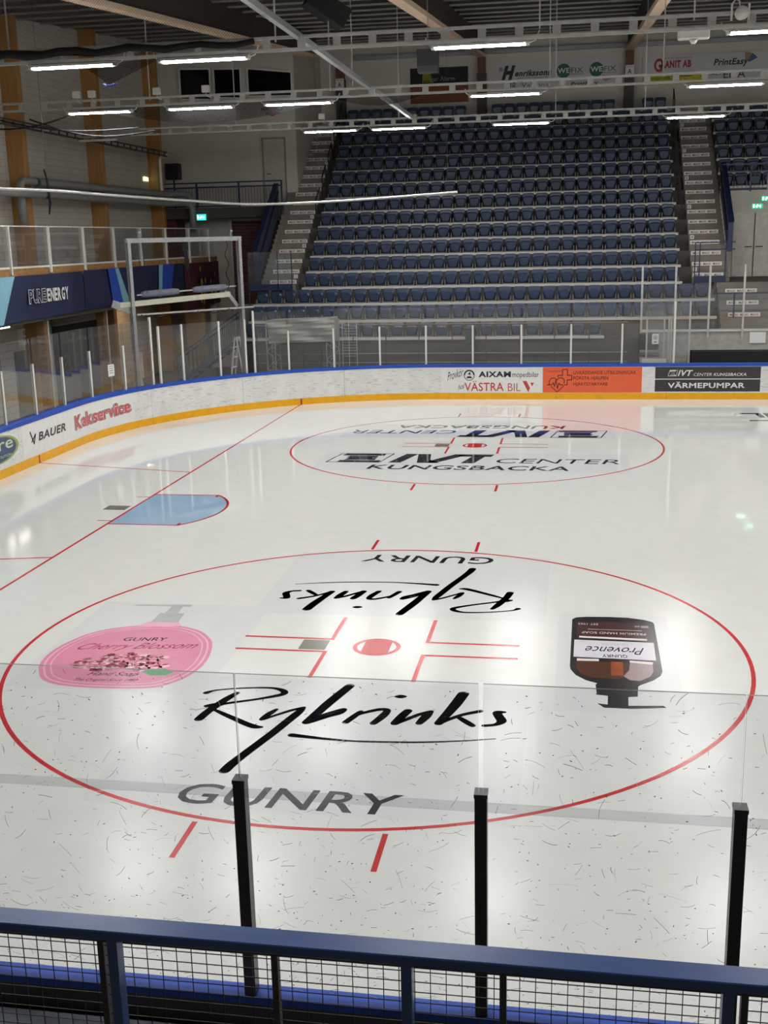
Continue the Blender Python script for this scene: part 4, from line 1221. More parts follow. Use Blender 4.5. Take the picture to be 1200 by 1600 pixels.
# tarpaulin covered cart
t = thing('tarp_cart', 'lattice frame cart under a grey wrinkled tarpaulin behind the corner boards', 'cart', (-6.4, 23.1, 0))
mb = MB()
NX, NZ = 22, 10
def tarp(i, j):
    u, v = i / NX, j / NZ
    return (-7.5 + 2.2 * u, 22.85 + .035 * math.sin(9 * u + 6 * v) + .02 * math.sin(23 * v + 5 * u), 1.70 + .06 * u + .75 * v)
for i in range(NX):
    for j in range(NZ):
        mb.poly([tarp(i, j), tarp(i + 1, j), tarp(i + 1, j + 1), tarp(i, j + 1)])
for i in range(NX):
    a, c = tarp(i, NZ), tarp(i + 1, NZ)
    mb.poly([a, c, (c[0], 23.5, c[2]), (a[0], 23.5, a[2])])
    a, c = tarp(i, 0), tarp(i + 1, 0)
    mb.poly([(a[0], 23.5, a[2]), (c[0], 23.5, c[2]), (c[0], 23.5, c[2] + .75), (a[0], 23.5, a[2] + .75)])
for i in (0, NX):
    mb.poly([tarp(i, j) for j in range(NZ + 1)] + [(tarp(i, NZ)[0], 23.5, tarp(i, NZ)[2]), (tarp(i, 0)[0], 23.5, tarp(i, 0)[2])])
mb.build('tarpaulin', mat('grey tarpaulin', (146, 145, 140), .6, var=.1, scale=4, bump=.2, bscale=8), t, True)
for x in (-7.55, -5.28):
    mb = MB()
    for y in (22.82, 23.48):
        mb.bar((x, y, -.02), (x, y, 2.44), .035, .035)
        mb.bar((x + .28 * (1 if x < -6 else -1), y, -.02), (x + .28 * (1 if x < -6 else -1), y, 1.7), .03, .03)
        for q in range(6):
            z = .1 + .27 * q; d = .28 * (1 if x < -6 else -1)
            mb.bar((x + (0 if q % 2 else d), y, z), (x + (d if q % 2 else 0), y, z + .27), .02, .02)
    mb.build('lattice_leg', galv, t)
mb = MB(); mb.box(-7.5, -5.3, 22.86, 22.9, .15, .85); mb.build('side_board', mat('grey board', (120, 119, 114), .7), t)
mb = MB()
for z in (1.0, 1.12, 1.24, 1.36, 1.48): mb.bar((-7.5, 22.95, z), (-5.3, 22.95, z), .02, .02)
for x in (-7.5, -6.4, -5.35): mb.bar((x, 22.95, .9), (x, 22.95, 1.7), .05, .03)
mb.build('slat_rack', grey_frame, t)
t = thing('wire_rack', 'small white wire rack standing before the second seat row', 'rack', (-5.1, 23.65, 0))
mb = MB()
for x in (-5.2, -4.98, -4.72): mb.bar((x, 23.65, -.02), (x, 23.65, 2.28), .013, .013)
mb.build('rack_post', white_paint, t)
mb = MB()
for k in range(12): mb.bar((-5.2, 23.65, 1.2 + .09 * k), (-4.72, 23.65, 1.2 + .09 * k), .007, .007)
mb.build('rack_wire', white_paint, t)
t = thing('waste_bin', 'dark green bin on the railing before the first seat row', 'bin', (-1.03, 24.1, 1.5))
mb = MB(); mb.bev(-1.18, -.88, 23.98, 24.24, 1.50, 2.02, .03); mb.build('bin_body', mat('dark green plastic', (34, 56, 46), .5), t)
mb = MB(); mb.bev(-1.2, -.86, 23.96, 24.26, 2.0, 2.07, .02); mb.build('bin_lid', mat('dark green plastic', (34, 56, 46), .5), t)

# ------------------------------------------------------------------ corner room at the back left
mb = MB(); mb.box(-13.9, -8.45, 31.7, 36.5, -.02, 12.6)
tag(mb.build('wall_corner_room', wall_white), kind='structure')
for i, (xa, xb, zt0, zt1) in enumerate(((-13.0, -11.76, 11.52, 11.47), (-11.62, -10.53, 11.46, 11.43), (-10.27, -8.52, 11.42, 11.22))):
    mb = MB(); mb.prism([(xa, 31.66, 10.4), (xb, 31.66, 10.34), (xb, 31.66, zt1), (xa, 31.66, zt0)], (0, .05, 0))
    w = tag(mb.build('window_%d' % (i + 1), win_dark), kind='structure')
    mb = MB()
    for a, c in (((xa, 10.4), (xb, 10.34)), ((xb, 10.34), (xb, zt1)), ((xb, zt1), (xa, zt0)), ((xa, zt0), (xa, 10.4))):
        mb.bar((a[0], 31.64, a[1]), (c[0], 31.64, c[1]), .07, .07, 0, (0, 1, 0))
    mb.build('window_frame', white_paint, w)
mb = MB(); mb.box(-9.76, -8.94, 31.66, 31.7, 6.4, 8.8)
d = tag(mb.build('door_1', mat('white door', (184, 180, 172), .5)), kind='structure')
mb = MB()
mb.box(-9.82, -9.76, 31.64, 31.7, 6.4, 8.86); mb.box(-8.94, -8.88, 31.64, 31.7, 6.4, 8.86); mb.box(-9.82, -8.88, 31.64, 31.7, 8.8, 8.86); mb.build('door_frame', mat('grey frame', (140, 136, 128), .5), d)
mb = MB(); mb.bar((-9.66, 31.62, 7.5), (-9.50, 31.62, 7.5), .03, .03); mb.build('door_handle', black, d)
t = thing('wall_emblem', 'small red and black club emblem under the corner room windows', 'emblem', (-9.36, 31.68, 9.66))
mb = MB(); mb.prism([(-9.36, 31.685, 9.64), (-9.05, 31.685, 9.76), (-9.22, 31.685, 9.84), (-9.05, 31.685, 10.06), (-9.36, 31.685, 9.98), (-9.67, 31.685, 10.06), (-9.5, 31.685, 9.84), (-9.67, 31.685, 9.76)], (0, .01, 0)); mb.build('emblem_shape', mat('emblem red', (150, 42, 44), .5), t)
mb = MB(); mb.text('HANHALS', rect((-9.78, 31.67, 9.84), (.84, 0, 0), (0, 0, .14)), 0, .06); mb.build('emblem_lettering', black_print, t)
# gallery landing in front of the room
mb = MB(); mb.box(-13.88, -8.85, 30.2, 31.69, 5.85, 6.25)
tag(mb.build('gallery_slab', dark_concrete), 'grey concrete gallery slab below the corner room windows', 'gallery')
t = thing('gallery_railing', 'dark blue railing with thin balusters on the corner gallery', 'railing', (-11, 30.2, 6.25))
for z in (7.17, 7.0, 6.3):
    mb = MB(); mb.bar((-13.85, 30.24, z), (-8.7, 30.24, z), .05, .05); mb.build('rail', blue_paint, t)
for x in (-13.8, -12.1, -10.42, -8.74):
    mb = MB(); mb.bar((x, 30.24, 5.95 if x > -9 else 6.25), (x, 30.24, 7.17), .06, .06); mb.build('post', blue_paint, t)
bm = None
for i in range(42):
    x = -13.7 + .118 * i
    if bm is None:
        mb = MB(); mb.bar((0, 0, 0), (0, 0, .72), .014, .014); o = mb.build('baluster', blue_paint, None); o.parent = t; o.location = Vector((x, 30.24, 6.29)) - org(t); bm = o.data
    else: link_part('baluster', bm, t, (x, 30.24, 6.29))
t = thing('loudspeaker', 'square black loudspeaker on the corner gallery railing', 'loudspeaker', (-13.2, 30.6, 7.3))
mb = MB(); mb.bev(-13.42, -12.88, 30.5, 30.9, 7.35, 7.95, .02); mb.build('cabinet', black, t)
mb = MB(); mb.bar((-13.15, 30.7, 6.25), (-13.15, 30.7, 7.36), .05, .05); mb.build('stand', black, t)
# lower front of the corner room: maroon shutter, pale wall, exit sign
t = thing('roller_shutter', 'maroon slatted shutter below the corner gallery', 'shutter', (-10.55, 31.66, 2.6))
sm = None
for i in range(26):
    z = 2.5 + .125 * i
    if sm is None:
        mb = MB(); mb.prism([(-1.0, .0, 0), (-1.0, -.05, .015), (-1.0, -.035, .11), (-1.0, .0, .118)], (2.0, 0, 0)); o = mb.build('slat', maroon, None); o.parent = t; o.location = Vector((-10.2, 31.69, z)) - org(t); sm = o.data
    else: link_part('slat', sm, t, (-10.2, 31.69, z))
mb = MB(); mb.box(-11.28, -11.2, 31.6, 31.7, 0, 5.8); tag(mb.build('trim_2', white_paint), kind='structure')
exit_sign((-11.95, 30.19, 5.9), 'x', 'teal exit sign on the front edge of the corner gallery', .36, .22, ('exit teal glow', (40, 190, 170), 2.2))
exit_sign((-13.9, 29.6, 7.35), 'y', 'small lit exit sign high on the left end wall', .5, .15, ('exit yellow glow', (190, 190, 110), 1.6))
t = thing('maroon_crate', 'maroon slatted box at the end of the left gallery', 'box', (-13.4, 30.9, 4.3))
mb = MB(); mb.box(-13.86, -13.1, 30.5, 31.5, 3.3, 6.0); mb.build('box_body', maroon, t)
mb = MB(); mb.box(-13.88, -13.05, 30.45, 31.55, 6.0, 6.08); mb.build('box_top', mat('grey top', (130, 126, 118), .6), t)

# ------------------------------------------------------------------ left end wall: glulam columns, gallery, banners
for i, (y, lab) in enumerate(((12.6, 'brown glulam column on the end wall left of the photo edge'), (18.9, 'brown glulam column on the end wall at the left photo edge'), (24.5, 'brown glulam column in the middle of the end wall'), (30.1, 'brown glulam column in the corner beside the gallery loudspeaker'))):
    mb = MB(); mb.bev(-13.9, -13.38, y - .13, y + .13, 0, 11.9, .01)
    tag(mb.build('timber_column', timber), lab, 'column', 'glulam columns of the end wall')
gl = thing('end_gallery', 'left end gallery with timber parapet and clear glass screen', 'gallery', (-12.8, 20, 2.9))
mb = MB(); mb.box(-13.9, -11.92, 6, 31.69, 2.98, 3.2); mb.build('floor_slab', dark_concrete, gl)
mb = MB(); mb.box(-12.0, -11.90, 6, 31.69, 3.2, 4.40); mb.build('parapet', osb, gl)
mb = MB(); mb.box(-12.02, -11.88, 6, 31.69, 4.40, 4.45); mb.build('sill_rail', white_paint, gl)
ys = [7.6, 9.87, 12.14, 14.42, 16.69, 18.94, 21.2, 23.45, 25.84, 28.3, 30.6]
for i, y in enumerate(ys):
    low = 3.82 if y > 28 else 4.25
    mb = MB(); mb.bar((-11.86, y, low), (-11.86, y, 5.47), .06, .06); mb.build('screen_post', post_white, gl)
    if i + 1 < len(ys):
        mb = MB(); mb.box(-11.905, -11.895, y + .03, ys[i + 1] - .03, 4.46, 5.46); mb.build('screen_pane', glass_far, gl)
mb = MB(); mb.bar((-11.87, 7.6, 5.47), (-11.87, 31.6, 5.47), .03, .03); mb.build('screen_top_wire', post_white, gl)
# hanging banners
navy = mat('navy banner cloth', (26, 34, 66), .7, var=.08, scale=2)
cobalt = mat('cobalt banner cloth', (38, 72, 168), .7, var=.05)
sky = mat('pale blue banner cloth', (124, 170, 190), .7, var=.05)
red_banner = mat('dark red banner cloth', (78, 28, 38), .7, var=.1)
def cloth(mb, y0, y1, zb0, zb1, zt, m=0, x=-11.80, n=26, amp=.025, f0=None):
    def p(i, j):
        u, v = i / n, j / 6
        y = y0 + (y1 - y0) * u
        zb = zb0 + (zb1 - zb0) * u
        return (x + amp * (1 - v) * math.sin(7 * u + 3 * v) + amp * .5 * math.sin(17 * u + 2 * v), y, zb + (zt - zb) * v)
    for i in range(n):
        for j in range(6):
            mb.poly([p(i, j), p(i + 1, j), p(i + 1, j + 1), p(i, j + 1)], m)
t = thing('banner', 'navy cloth banner with white block lettering on the left gallery front', 'banner', (-11.8, 15.8, 3.1), 'gallery banners')
mb = MB(); cloth(mb, 8.0, 18.55, 3.0, 3.10, 4.22, 0, n=36); mb.build('cloth', navy, t, True)
mb = MB(); mb.poly([(-11.755, 8.0, 3.0), (-11.755, 13.55, 3.05), (-11.755, 14.35, 4.22), (-11.755, 8.0, 4.22)]); mb.build('pale_corner', sky, t)
mb = MB()
BX = -11.745
pf = lambda e: (lambda u, v: (BX + e, 15.02 + .96 * u, 3.50 + .34 * v))
word(mb, 'PURE', pf(0), [1, 1, 1, .9], [1, 1, 1, 1], 0, .024, .10, .14)
word(mb, 'PURE', pf(.004), [1, 1, 1, .9], [1, 1, 1, 1], 1, 0, .03, .14)
word(mb, 'ENERGY', lambda u, v: (BX, 16.06 + 1.34 * u, 3.49 + .35 * v), [.9, 1, .9, 1, 1, 1], [1] * 6, 0, 0, .07, .14)
mb.build('lettering', [white_print, navy], t)
t = thing('banner', 'navy cloth banner with blue slanted stripes beside the gate frame', 'banner', (-11.8, 21, 3.1), 'gallery banners')
mb = MB(); cloth(mb, 18.58, 27.3, 3.12, 3.2, 4.24, 0, n=34); mb.build('cloth', navy, t, True)
mb = MB(); mb.poly([(-11.755, 20.55, 3.14), (-11.755, 21.36, 3.12), (-11.755, 20.88, 4.24), (-11.755, 20.32, 4.24)]); mb.build('cobalt_stripe', cobalt, t); mb = MB(); mb.poly([(-11.755, 24.8, 3.17), (-11.755, 25.7, 3.17), (-11.755, 26.24, 4.24), (-11.755, 25.08, 4.24)]); mb.build('cobalt_stripe', cobalt, t)
mb = MB(); mb.poly([(-11.752, 21.36, 3.12), (-11.752, 21.9, 3.15), (-11.752, 21.14, 4.24), (-11.752, 20.88, 4.24)]); mb.build('pale_stripe', sky, t); mb = MB(); mb.poly([(-11.752, 24.5, 3.17), (-11.752, 24.8, 3.17), (-11.752, 25.08, 4.24), (-11.752, 24.7, 4.24)]); mb.build('pale_stripe', sky, t)
t = thing('banner', 'dark red banner with yellow and navy figures at the end of the gallery', 'banner', (-11.8, 29.5, 2.6), 'gallery banners')
mb = MB(); cloth(mb, 27.34, 31.5, 2.5, 2.6, 4.22, 0, n=16); mb.build('cloth', red_banner, t, True)
mb = MB(); rr = random.Random(5)
for cy_, cz_ in ((29.2, 3.2), (30.5, 3.2)):
    for i in range(44):
        yy = cy_ + rr.gauss(0, .26); zz = cz_ + rr.gauss(-.1, .36); w = rr.uniform(.06, .17)
        if zz < 2.62: continue
        mb.poly([(-11.742 + i * 1e-4, yy + w * math.cos(2 * PI * k / 6) * .7, zz + w * math.sin(2 * PI * k / 6)) for k in range(6)], rr.choice((0, 0, 1, 1, 2)))
mb.build('printed_figures', [mat('ochre print', (178, 154, 52), .6), mat('navy figure print', (28, 40, 80), .6), mat('dark figure print', (24, 20, 28), .6)], t)
# under the gallery
for y, lab in ((16.7, 'rough timber pillar under the gallery beside the hall sign'), (20.8, 'rough timber pillar under the gallery left of the gate frame')):
    t = thing('timber_pillar', lab, 'pillar', (-12.3, y, 0), 'pillars under the gallery')
    mb = MB(); mb.bev(-12.42, -12.16, y - .13, y + .13, -.02, 2.98, .01); mb.build('pillar_core', mat('dark rough timber', (118, 84, 50), .6, var=.35, scale=3, stretch=(2, 2, 6)), t)
    mb = MB(); mb.bar((-12.14, y + .05, .3), (-12.14, y + .05, 2.97), .03, .03); mb.build('conduit', white_paint, t)
t = thing('hall_sign', 'white sign with black lettering on the wall under the gallery', 'sign', (-13.86, 19, 2.1))
mb = MB(); mb.box(-13.9, -13.86, 18.35, 19.75, 2.1, 2.58, 0)
mb.text('GAMLA', lambda u, v: (-13.855, 18.62 + .85 * u, 2.39 + .12 * v), 1, .03); mb.text('HALLEN', lambda u, v: (-13.855, 18.62 + .95 * u, 2.2 + .12 * v), 1, .03)
mb.build('sign_board', [white_print, black_print], t)
mb = MB(); mb.box(-13.9, -13.84, 18.0, 19.2, 0, 1.95); tag(mb.build('door_4', mat('dark grey door', (60, 62, 66), .5)), kind='structure')
mb = MB(); mb.box(-13.9, -13.82, 20.6, 24.4, 0, 2.5); tag(mb.build('door_5', mat('hall opening shade', (46, 48, 52), .6, var=.3)), kind='structure')  # dark slab, shade of the unlit hall beyond painted as its colour
mb = MB(); mb.box(-13.82, -13.72, 20.5, 24.4, 2.5, 2.85)
for k in range(3): mb.box(-13.74, -13.68, 20.5, 24.4, 2.5 + .11 * k, 2.58 + .11 * k)
tag(mb.build('trim_3', mat('grey shutter box', (150, 148, 142), .5)), kind='structure')
t = thing('strip_lamp', 'small lit strip lamp under the gallery at the left edge', 'lamp', (-12.6, 14.8, 2.86))
mb = MB(); mb.box(-12.66, -12.54, 14.2, 15.4, 2.89, 2.95); mb.build('housing', white_paint, t)
mb = MB(); mb.box(-12.64, -12.56, 14.22, 15.38, 2.86, 2.89); mb.build('diffuser', emit_mat('strip glow', (255, 250, 240), 14), t)
t = thing('wall_lamp', 'warm lamp under the gallery lighting the pale brick wall', 'lamp', (-13.0, 26, 2.8))
mb = MB(); mb.box(-13.1, -12.9, 25.4, 26.6, 2.89, 2.95); mb.build('housing', white_paint, t)
mb = MB(); mb.box(-13.08, -12.92, 25.42, 26.58, 2.86, 2.89); mb.build('diffuser', emit_mat('warm glow', (255, 214, 160), 20), t)
# beige door posts and metal stair beyond the gate frame
mb = MB(); mb.box(-13.0, -12.2, 30.6, 30.7, 0, 2.95); tag(mb.build('wood_panel', mat('pale birch panel', (184, 150, 112), .6, var=.1)), 'pale wooden door panel under the end of the gallery', 'panel')
mb = MB(); mb.box(-12.15, -11.9, 31.2, 31.4, 0, 2.95); tag(mb.build('trim_4', white_paint), kind='structure')
t = thing('metal_stair', 'grey metal stair with blue grey railing behind the gate frame', 'stairs', (-10, 26, 0))
for j in range(9):
    mb = MB(); mb.box(-11.6 + .26 * j, -11.3 + .26 * j, 25.2, 26.4, .17 * (j + 1) - .04, .17 * (j + 1)); mb.build('tread', galv, t)
rail_grey = mat('blue grey rail paint', (64, 74, 100), .5)
for y in (25.2, 26.4):
    mb = MB(); mb.bar((-11.6, y, 1.0), (-9.2, y, 2.55), .05, .05); mb.bar((-9.2, y, 2.55), (-8.8, y, 2.55), .05, .05); mb.build('handrail', rail_grey, t)
    mb = MB(); mb.bar((-11.6, y, .05), (-9.2, y, 1.6), .04, .16); mb.build('stringer', rail_grey, t)
    for j in range(16):
        x = -11.5 + .15 * j
        mb = MB(); mb.bar((x, y, .1 + .646 * (x + 11.6)), (x, y, 1.0 + .646 * (x + 11.6)), .02, .02); mb.build('baluster', rail_grey, t)
mb = MB(); mb.box(-9.25, -8.8, 25.2, 26.4, 0, 1.6); mb.build('top_landing', concrete, t)
mb = MB(); mb.box(-8.92, -8.80, 24.4, 27, 0, 2.72); tag(mb.build('stand_side_wall', dark_concrete), 'grey side wall closing the lower left end of the stand', 'wall section')
t = thing('step_ladder', 'white A-shaped step ladder behind the boards under the gate frame', 'ladder', (-8.6, 22.6, 0))
for s_ in (-1, 1):
    mb = MB(); mb.bar((-8.75, 22.6 + .22 * s_, 0), (-8.5, 22.6 + .18 * s_, 1.95), .04, .03); mb.bar((-8.15, 22.6 + .22 * s_, 0), (-8.45, 22.6 + .18 * s_, 1.95), .04, .03); mb.build('leg', white_paint, t)
for q in range(5):
    mb = MB(); f = (q + 1) / 6; mb.box(-8.75 + .25 * f - .05, -8.75 + .25 * f + .06, 22.4, 22.8, 1.95 * f - .015, 1.95 * f + .015); mb.build('tread', white_paint, t)
t = thing('easel_stand', 'white angled frame stand beside the gate post', 'stand', (-10.9, 20.2, 0))
mb = MB(); mb.box(-11.15, -10.85, 20.3, 20.34, .9, 1.7); mb.build('white_board', white_paint, t)
mb = MB(); mb.bar((-10.8, 20.1, 0), (-11.0, 20.3, 1.75), .04, .04); mb.bar((-11.15, 20.3, 0), (-11.1, 20.3, 1.75), .04, .04); mb.bar((-11.0, 20.7, 0), (-11.0, 20.32, 1.75), .04, .04); mb.build('leg', white_paint, t)

# ------------------------------------------------------------------ gate frame behind the corner boards
GA = Vector((-10.36, 18.58, 0)); GB = Vector((-7.93, 21.48, 0)); gd = (GB - GA).normalized(); gn = Vector((gd.y, -gd.x, 0))
gt = thing('gate_frame', 'tall galvanised portal frame over the resurfacer gate at the corner', 'gate frame', ((GA + GB) / 2)[:])
def gp(f, z, o=0.0): p = GA + (GB - GA) * f + gn * o; return (p.x, p.y, z)
for f in (0, 1):
    mb = MB(); mb.bar(gp(f, -.02, -.06), gp(f, 5.08, -.06), .10, .05, 0, (gn.x, gn.y, 0)); mb.bar(gp(f, -.02, .06), gp(f, 5.08, .06), .10, .05, 0, (gn.x, gn.y, 0)); mb.bar(gp(f, -.02), gp(f, 5.0), .03, .1, 0, (gn.x, gn.y, 0)); mb.build('upright', galv, gt)
mb = MB(); mb.bar(gp(-.02, 5.05), gp(1.02, 5.05), .12, .13); mb.build('top_beam', galv, gt)
mb = MB(); mb.bar(gp(-.1, 3.24, -.1), gp(.9, 3.38, -.1), .16, .15); mb.build('cross_beam', mat('cream enamel', (190, 188, 170), .5), gt)
mb = MB(); mb.bar(gp(.06, 3.5, -.1), gp(.97, 3.62, -.1), .04, .04); mb.build('roller_bar', rail_steel, gt)
pad = mat('grey violet padding', (112, 112, 130), .8, var=.15, scale=6)
for a, c in ((.10, .43), (.56, .87)):
    mb = MB()
    pts = [gp(a + (c - a) * i / 8, 3.50 + .12 * (a + (c - a) * i / 8), -.1) for i in range(9)]
    mb.tube(pts, .10, 10, 0, [.075, .1, .098, .102, .1, .102, .099, .1, .075]); mb.build('padded_roll', pad, gt, True)
mb = MB(); mb.bar(gp(.02, 2.95, .1), gp(1.1, 2.96, .1), .05, .05); mb.build('lower_pipe', rail_steel, gt)
mb = MB(); mb.tube([gp(.05 + .85 * i / 40, 2.93 + .035 * math.sin(i * 1.35) - .05 * abs(math.sin(i * .25)), .1 + .04 * math.cos(i * 1.35)) for i in range(41)], .012, 6); mb.build('black_cable', black, gt)
mb = MB(); mb.bar(gp(.5, 4.98), gp(.5, 4.75), .14, .12); mb.bar(gp(.5, 4.75), gp(.51, 4.2), .10, .09); mb.build('hoist', black, gt)
mb = MB(); mb.bar(gp(.51, 4.2), gp(.53, 3.6), .012, .012); mb.bar(gp(.08, 5.0), gp(.10, 3.55), .012, .012); mb.bar(gp(.12, 5.0), gp(.14, 3.55), .012, .012); mb.build('hoist_wire', black, gt)
mb = MB(); mb.tube([gp(.88 + .015 * math.sin(i), 5.0 - .09 * i) for i in range(18)], .014, 6); mb.build('control_cable', black, gt)
for f in (.1, .93):
    mb = MB(); mb.bar(gp(f, 5.11), gp(f, 5.28), .05, .05); mb.bar(gp(f - .01, 5.28), gp(f + .01, 5.28), .10, .05); mb.build('pulley', galv, gt)
mb = MB(); mb.bar(gp(.02, 3.05, -.05), gp(-.16, 3.3, -.05), .03, .22); mb.build('knee_brace', galv, gt); mb = MB(); mb.bar(gp(.97, 3.0, -.05), gp(.86, 3.5, -.05), .03, .12); mb.build('knee_brace', galv, gt)

# ------------------------------------------------------------------ services on the end wall
t = thing('pipe_pair', 'pair of thick grey insulated pipes along the end wall', 'pipes', (-13.2, 24, 6.6))
pipe_m = mat('grey pipe lagging', (122, 122, 120), .6, var=.06)
for dz, yb, xx in ((6.78, 30.0, -13.25), (6.42, 29.3, -13.0)):
    mb = MB(); pts = [(xx, 18.1, dz - 1.2), (xx, 18.1, dz - .1), (xx, 18.25, dz)] if dz > 6.6 else [(xx, 16, dz), (xx, 18, dz)]
    pts += [(xx, yb - .3, dz), (xx + .1, yb - .1, dz), (xx + .25, yb, dz), (xx + .75, yb, dz), (xx + .92, yb, dz - .08), (xx + 1.0, yb, dz - .25), (xx + 1.0, yb, dz - 1.1)]
    mb.tube(pts, .12, 12); mb.build('pipe', pipe_m, t, True)
    mb = MB(); mb.tube([(xx, 19.0, dz), (xx, 19.2, dz)], .126, 12); mb.build('pipe_band', mat('dark green band', (40, 66, 56), .5), t)
def ladder_rail(t, p, q, h, n, mat_, plate=.12):
    p = Vector(p); q = Vector(q); d = (q - p)
    up = Vector((0, 0, 1))
    for zz in (h / 2, -h / 2):
        mb = MB(); mb.bar(p + up * zz, q + up * zz, .05, .05); mb.build('chord', mat_, t)
    me = None
    for i in range(n):
        c = p + d * ((i + .5) / n)
        if me is None:
            mb = MB()
            if abs(d.x) > abs(d.y): mb.box(-plate / 2, plate / 2, -.012, .012, -h / 2 + .02, h / 2 - .02)
            else: mb.box(-.012, .012, -plate / 2, plate / 2, -h / 2 + .02, h / 2 - .02)
            o = mb.build('rung', mat_, None); o.parent = t; o.location = c - org(t); me = o.data
        else: link_part('rung', me, t, c)
t = thing('cable_tray', 'grey cable ladder along the end wall below the lighting rails', 'cable tray', (-12.8, 22, 8.2))
ladder_rail(t, (-12.67, 15.5, 8.2), (-12.9, 29.4, 8.2), .14, 24, grey_frame, .08)
mb = MB(); mb.tube([(-12.9, 29.4, 8.15), (-13.3, 29.7, 8.1), (-13.34, 29.8, 7.9), (-13.34, 29.8, 6.3)], .05, 8); mb.build('conduit', white_paint, t)
t = thing('hanging_strap', 'dark blue strap hanging from the pipes on the end wall', 'strap', (-12.92, 19.05, 6.0))
mb = MB(); mb.tube([(-12.92, 19.0, 7.12), (-12.9, 19.1, 6.86), (-12.86, 19.05, 6.55), (-12.86, 19.1, 6.2), (-12.88, 19.02, 5.85)], .035, 8, 0, [.02, .03, .03, .035, .02]); mb.build('strap_band', mat('dark blue strap cloth', (24, 30, 56), .8), t, True)
# curved net track
NTs = [(2.0, 6.19), (8.0, 6.19), (10.68, 6.19), (13.87, 6.24), (16.66, 6.19), (18.94, 6.10), (20.62, 6.01), (22.04, 6.02), (24.01, 6.09), (25.95, 6.19), (27.2, 6.25)]
t = thing('net_track', 'thin white curved rail hanging above the rink corner', 'curved rail', (-9, 17, 6.1))
pts = []
for i in range(len(NTs) - 1):
    q0, q1, q2, q3 = [Vector(NTs[min(max(i + k, 0), len(NTs) - 1)]) for k in (-1, 0, 1, 2)]
    for k in range(6):
        u = k / 6
        q = 0.5 * ((2 * q1) + (q2 - q0) * u + (2 * q0 - 5 * q1 + 4 * q2 - q3) * u * u + (3 * q1 - q0 - 3 * q2 + q3) * u ** 3)
        pts.append(bpt(q.x, 0, q.y))
pts.append(bpt(NTs[-1][0], 0, NTs[-1][1]))
mb = MB(); mb.tube(pts, .035, 8); mb.build('track', rail_steel, t, True)
for s in (13.0, 18.0, 23.0, 26.9):
    mb = MB(); p = bpt(s, 0, 6.1); mb.bar(p, (p[0], p[1], roof_z(p[1])), .006, .006); mb.build('hanging_wire', grey_frame, t)

# ------------------------------------------------------------------ lighting rails and lamps
RY = [(-6.8, 'behind the near boards'), (0.25, 'over the near circle'), (7.3, 'front'), (14.3, 'middle'), (21.4, 'rear')]
rails = {}
for y, nm in RY:
    lab = {'front': 'front lighting rail, nearest of the three in view', 'middle': 'middle of the three lighting rails in view', 'rear': 'rear lighting rail, farthest of the three in view'}.get(nm, 'lighting rail hanging %s' % nm)
    x1 = 30 if y < 5 else 26
    t = thing('lighting_rail', lab, 'lighting rail', (0, y, 8.25), 'lighting rails')
    h = .20 if y < 10 else .17
    ladder_rail(t, (-13.3, y, 8.27), (x1, y, 8.27), h, int((x1 + 13.3) / .62), rail_steel, .14)
    if y == 7.3:
        mb = MB(); mb.bar((-3, y - .12, 8.14), (x1, y - .12, 8.14), .04, .04); mb.build('conduit', rail_steel, t)
    for x in (-7.8, -2.84, 1.7, 4.2, 9.0, 14.0, 20.0):
        mb = MB(); mb.bar((x, y, 8.3), (x, y, roof_z(y)), .025, .025); mb.build('suspension_rod', rail_steel, t)
    rails[y] = t
t = thing('cross_tube', 'pale square tube crossing between the lighting rails', 'tube', (-2.45, 12, 8.4))
mb = MB(); mb.bar((-2.45, -8, 8.43), (-2.45, 21.45, 8.36), .10, .10); mb.build('tube', galv, t)
mb = MB(); mb.box(-2.6, -2.3, 21.3, 21.5, 8.33, 8.45); mb.build('end_clamp', rail_steel, t)
glow = emit_mat('lamp diffuser glow', (254, 253, 250), LAMP_STRENGTH)
lamp = thing('fluorescent_lamp', 'x', 'lamp', (0, 0, 0), 'fluorescent lamps on the lighting rails')
mb = MB()
mb.prism([(-.83, -.09, .075), (-.83, .09, .075), (-.83, .06, .12), (-.83, -.06, .12)], (1.66, 0, 0)); lh = mb.build('housing', white_paint, lamp)
mb = MB(); mb.prism([(-.76, -.078, .074), (-.76, -.066, .052), (-.76, .066, .052), (-.76, .078, .074)], (1.52, 0, 0)); mb.build('diffuser', glow, lamp)
mb = MB()
for s_ in (-1, 1):
    mb = MB(); mb.bev(min(s_ * .83, s_ * .762), max(s_ * .83, s_ * .762), -.078, .078, .048, .075, .008); mb.build('end_cap', white_paint, lh)
mb = MB(); mb.tube([(.83, 0, .09), (.93, 0, .12), (.96, 0, .19), (1.0, 0, .27)], .012, 6); mb.build('cord', white_paint, lh)
mb = MB(); mb.tube([(-.83, 0, .10), (-.9, 0, .15), (-.92, 0, .24)], .012, 6); mb.build('cord', white_paint, lh)
LX = {7.3: [-6.6, -4.15, .7, 5.55], 14.3: [-9.1, -6.55, -4.15, .7, 5.55], 21.4: [-4.9, -2.85, .72, 5.6], .25: [-6.6, -4.15, .7, 5.55], -6.8: [-4.15, .7, 5.55]}
NM = {7.3: 'front', 14.3: 'middle', 21.4: 'rear', .25: 'unseen near', -6.8: 'unseen nearest'}
first = True
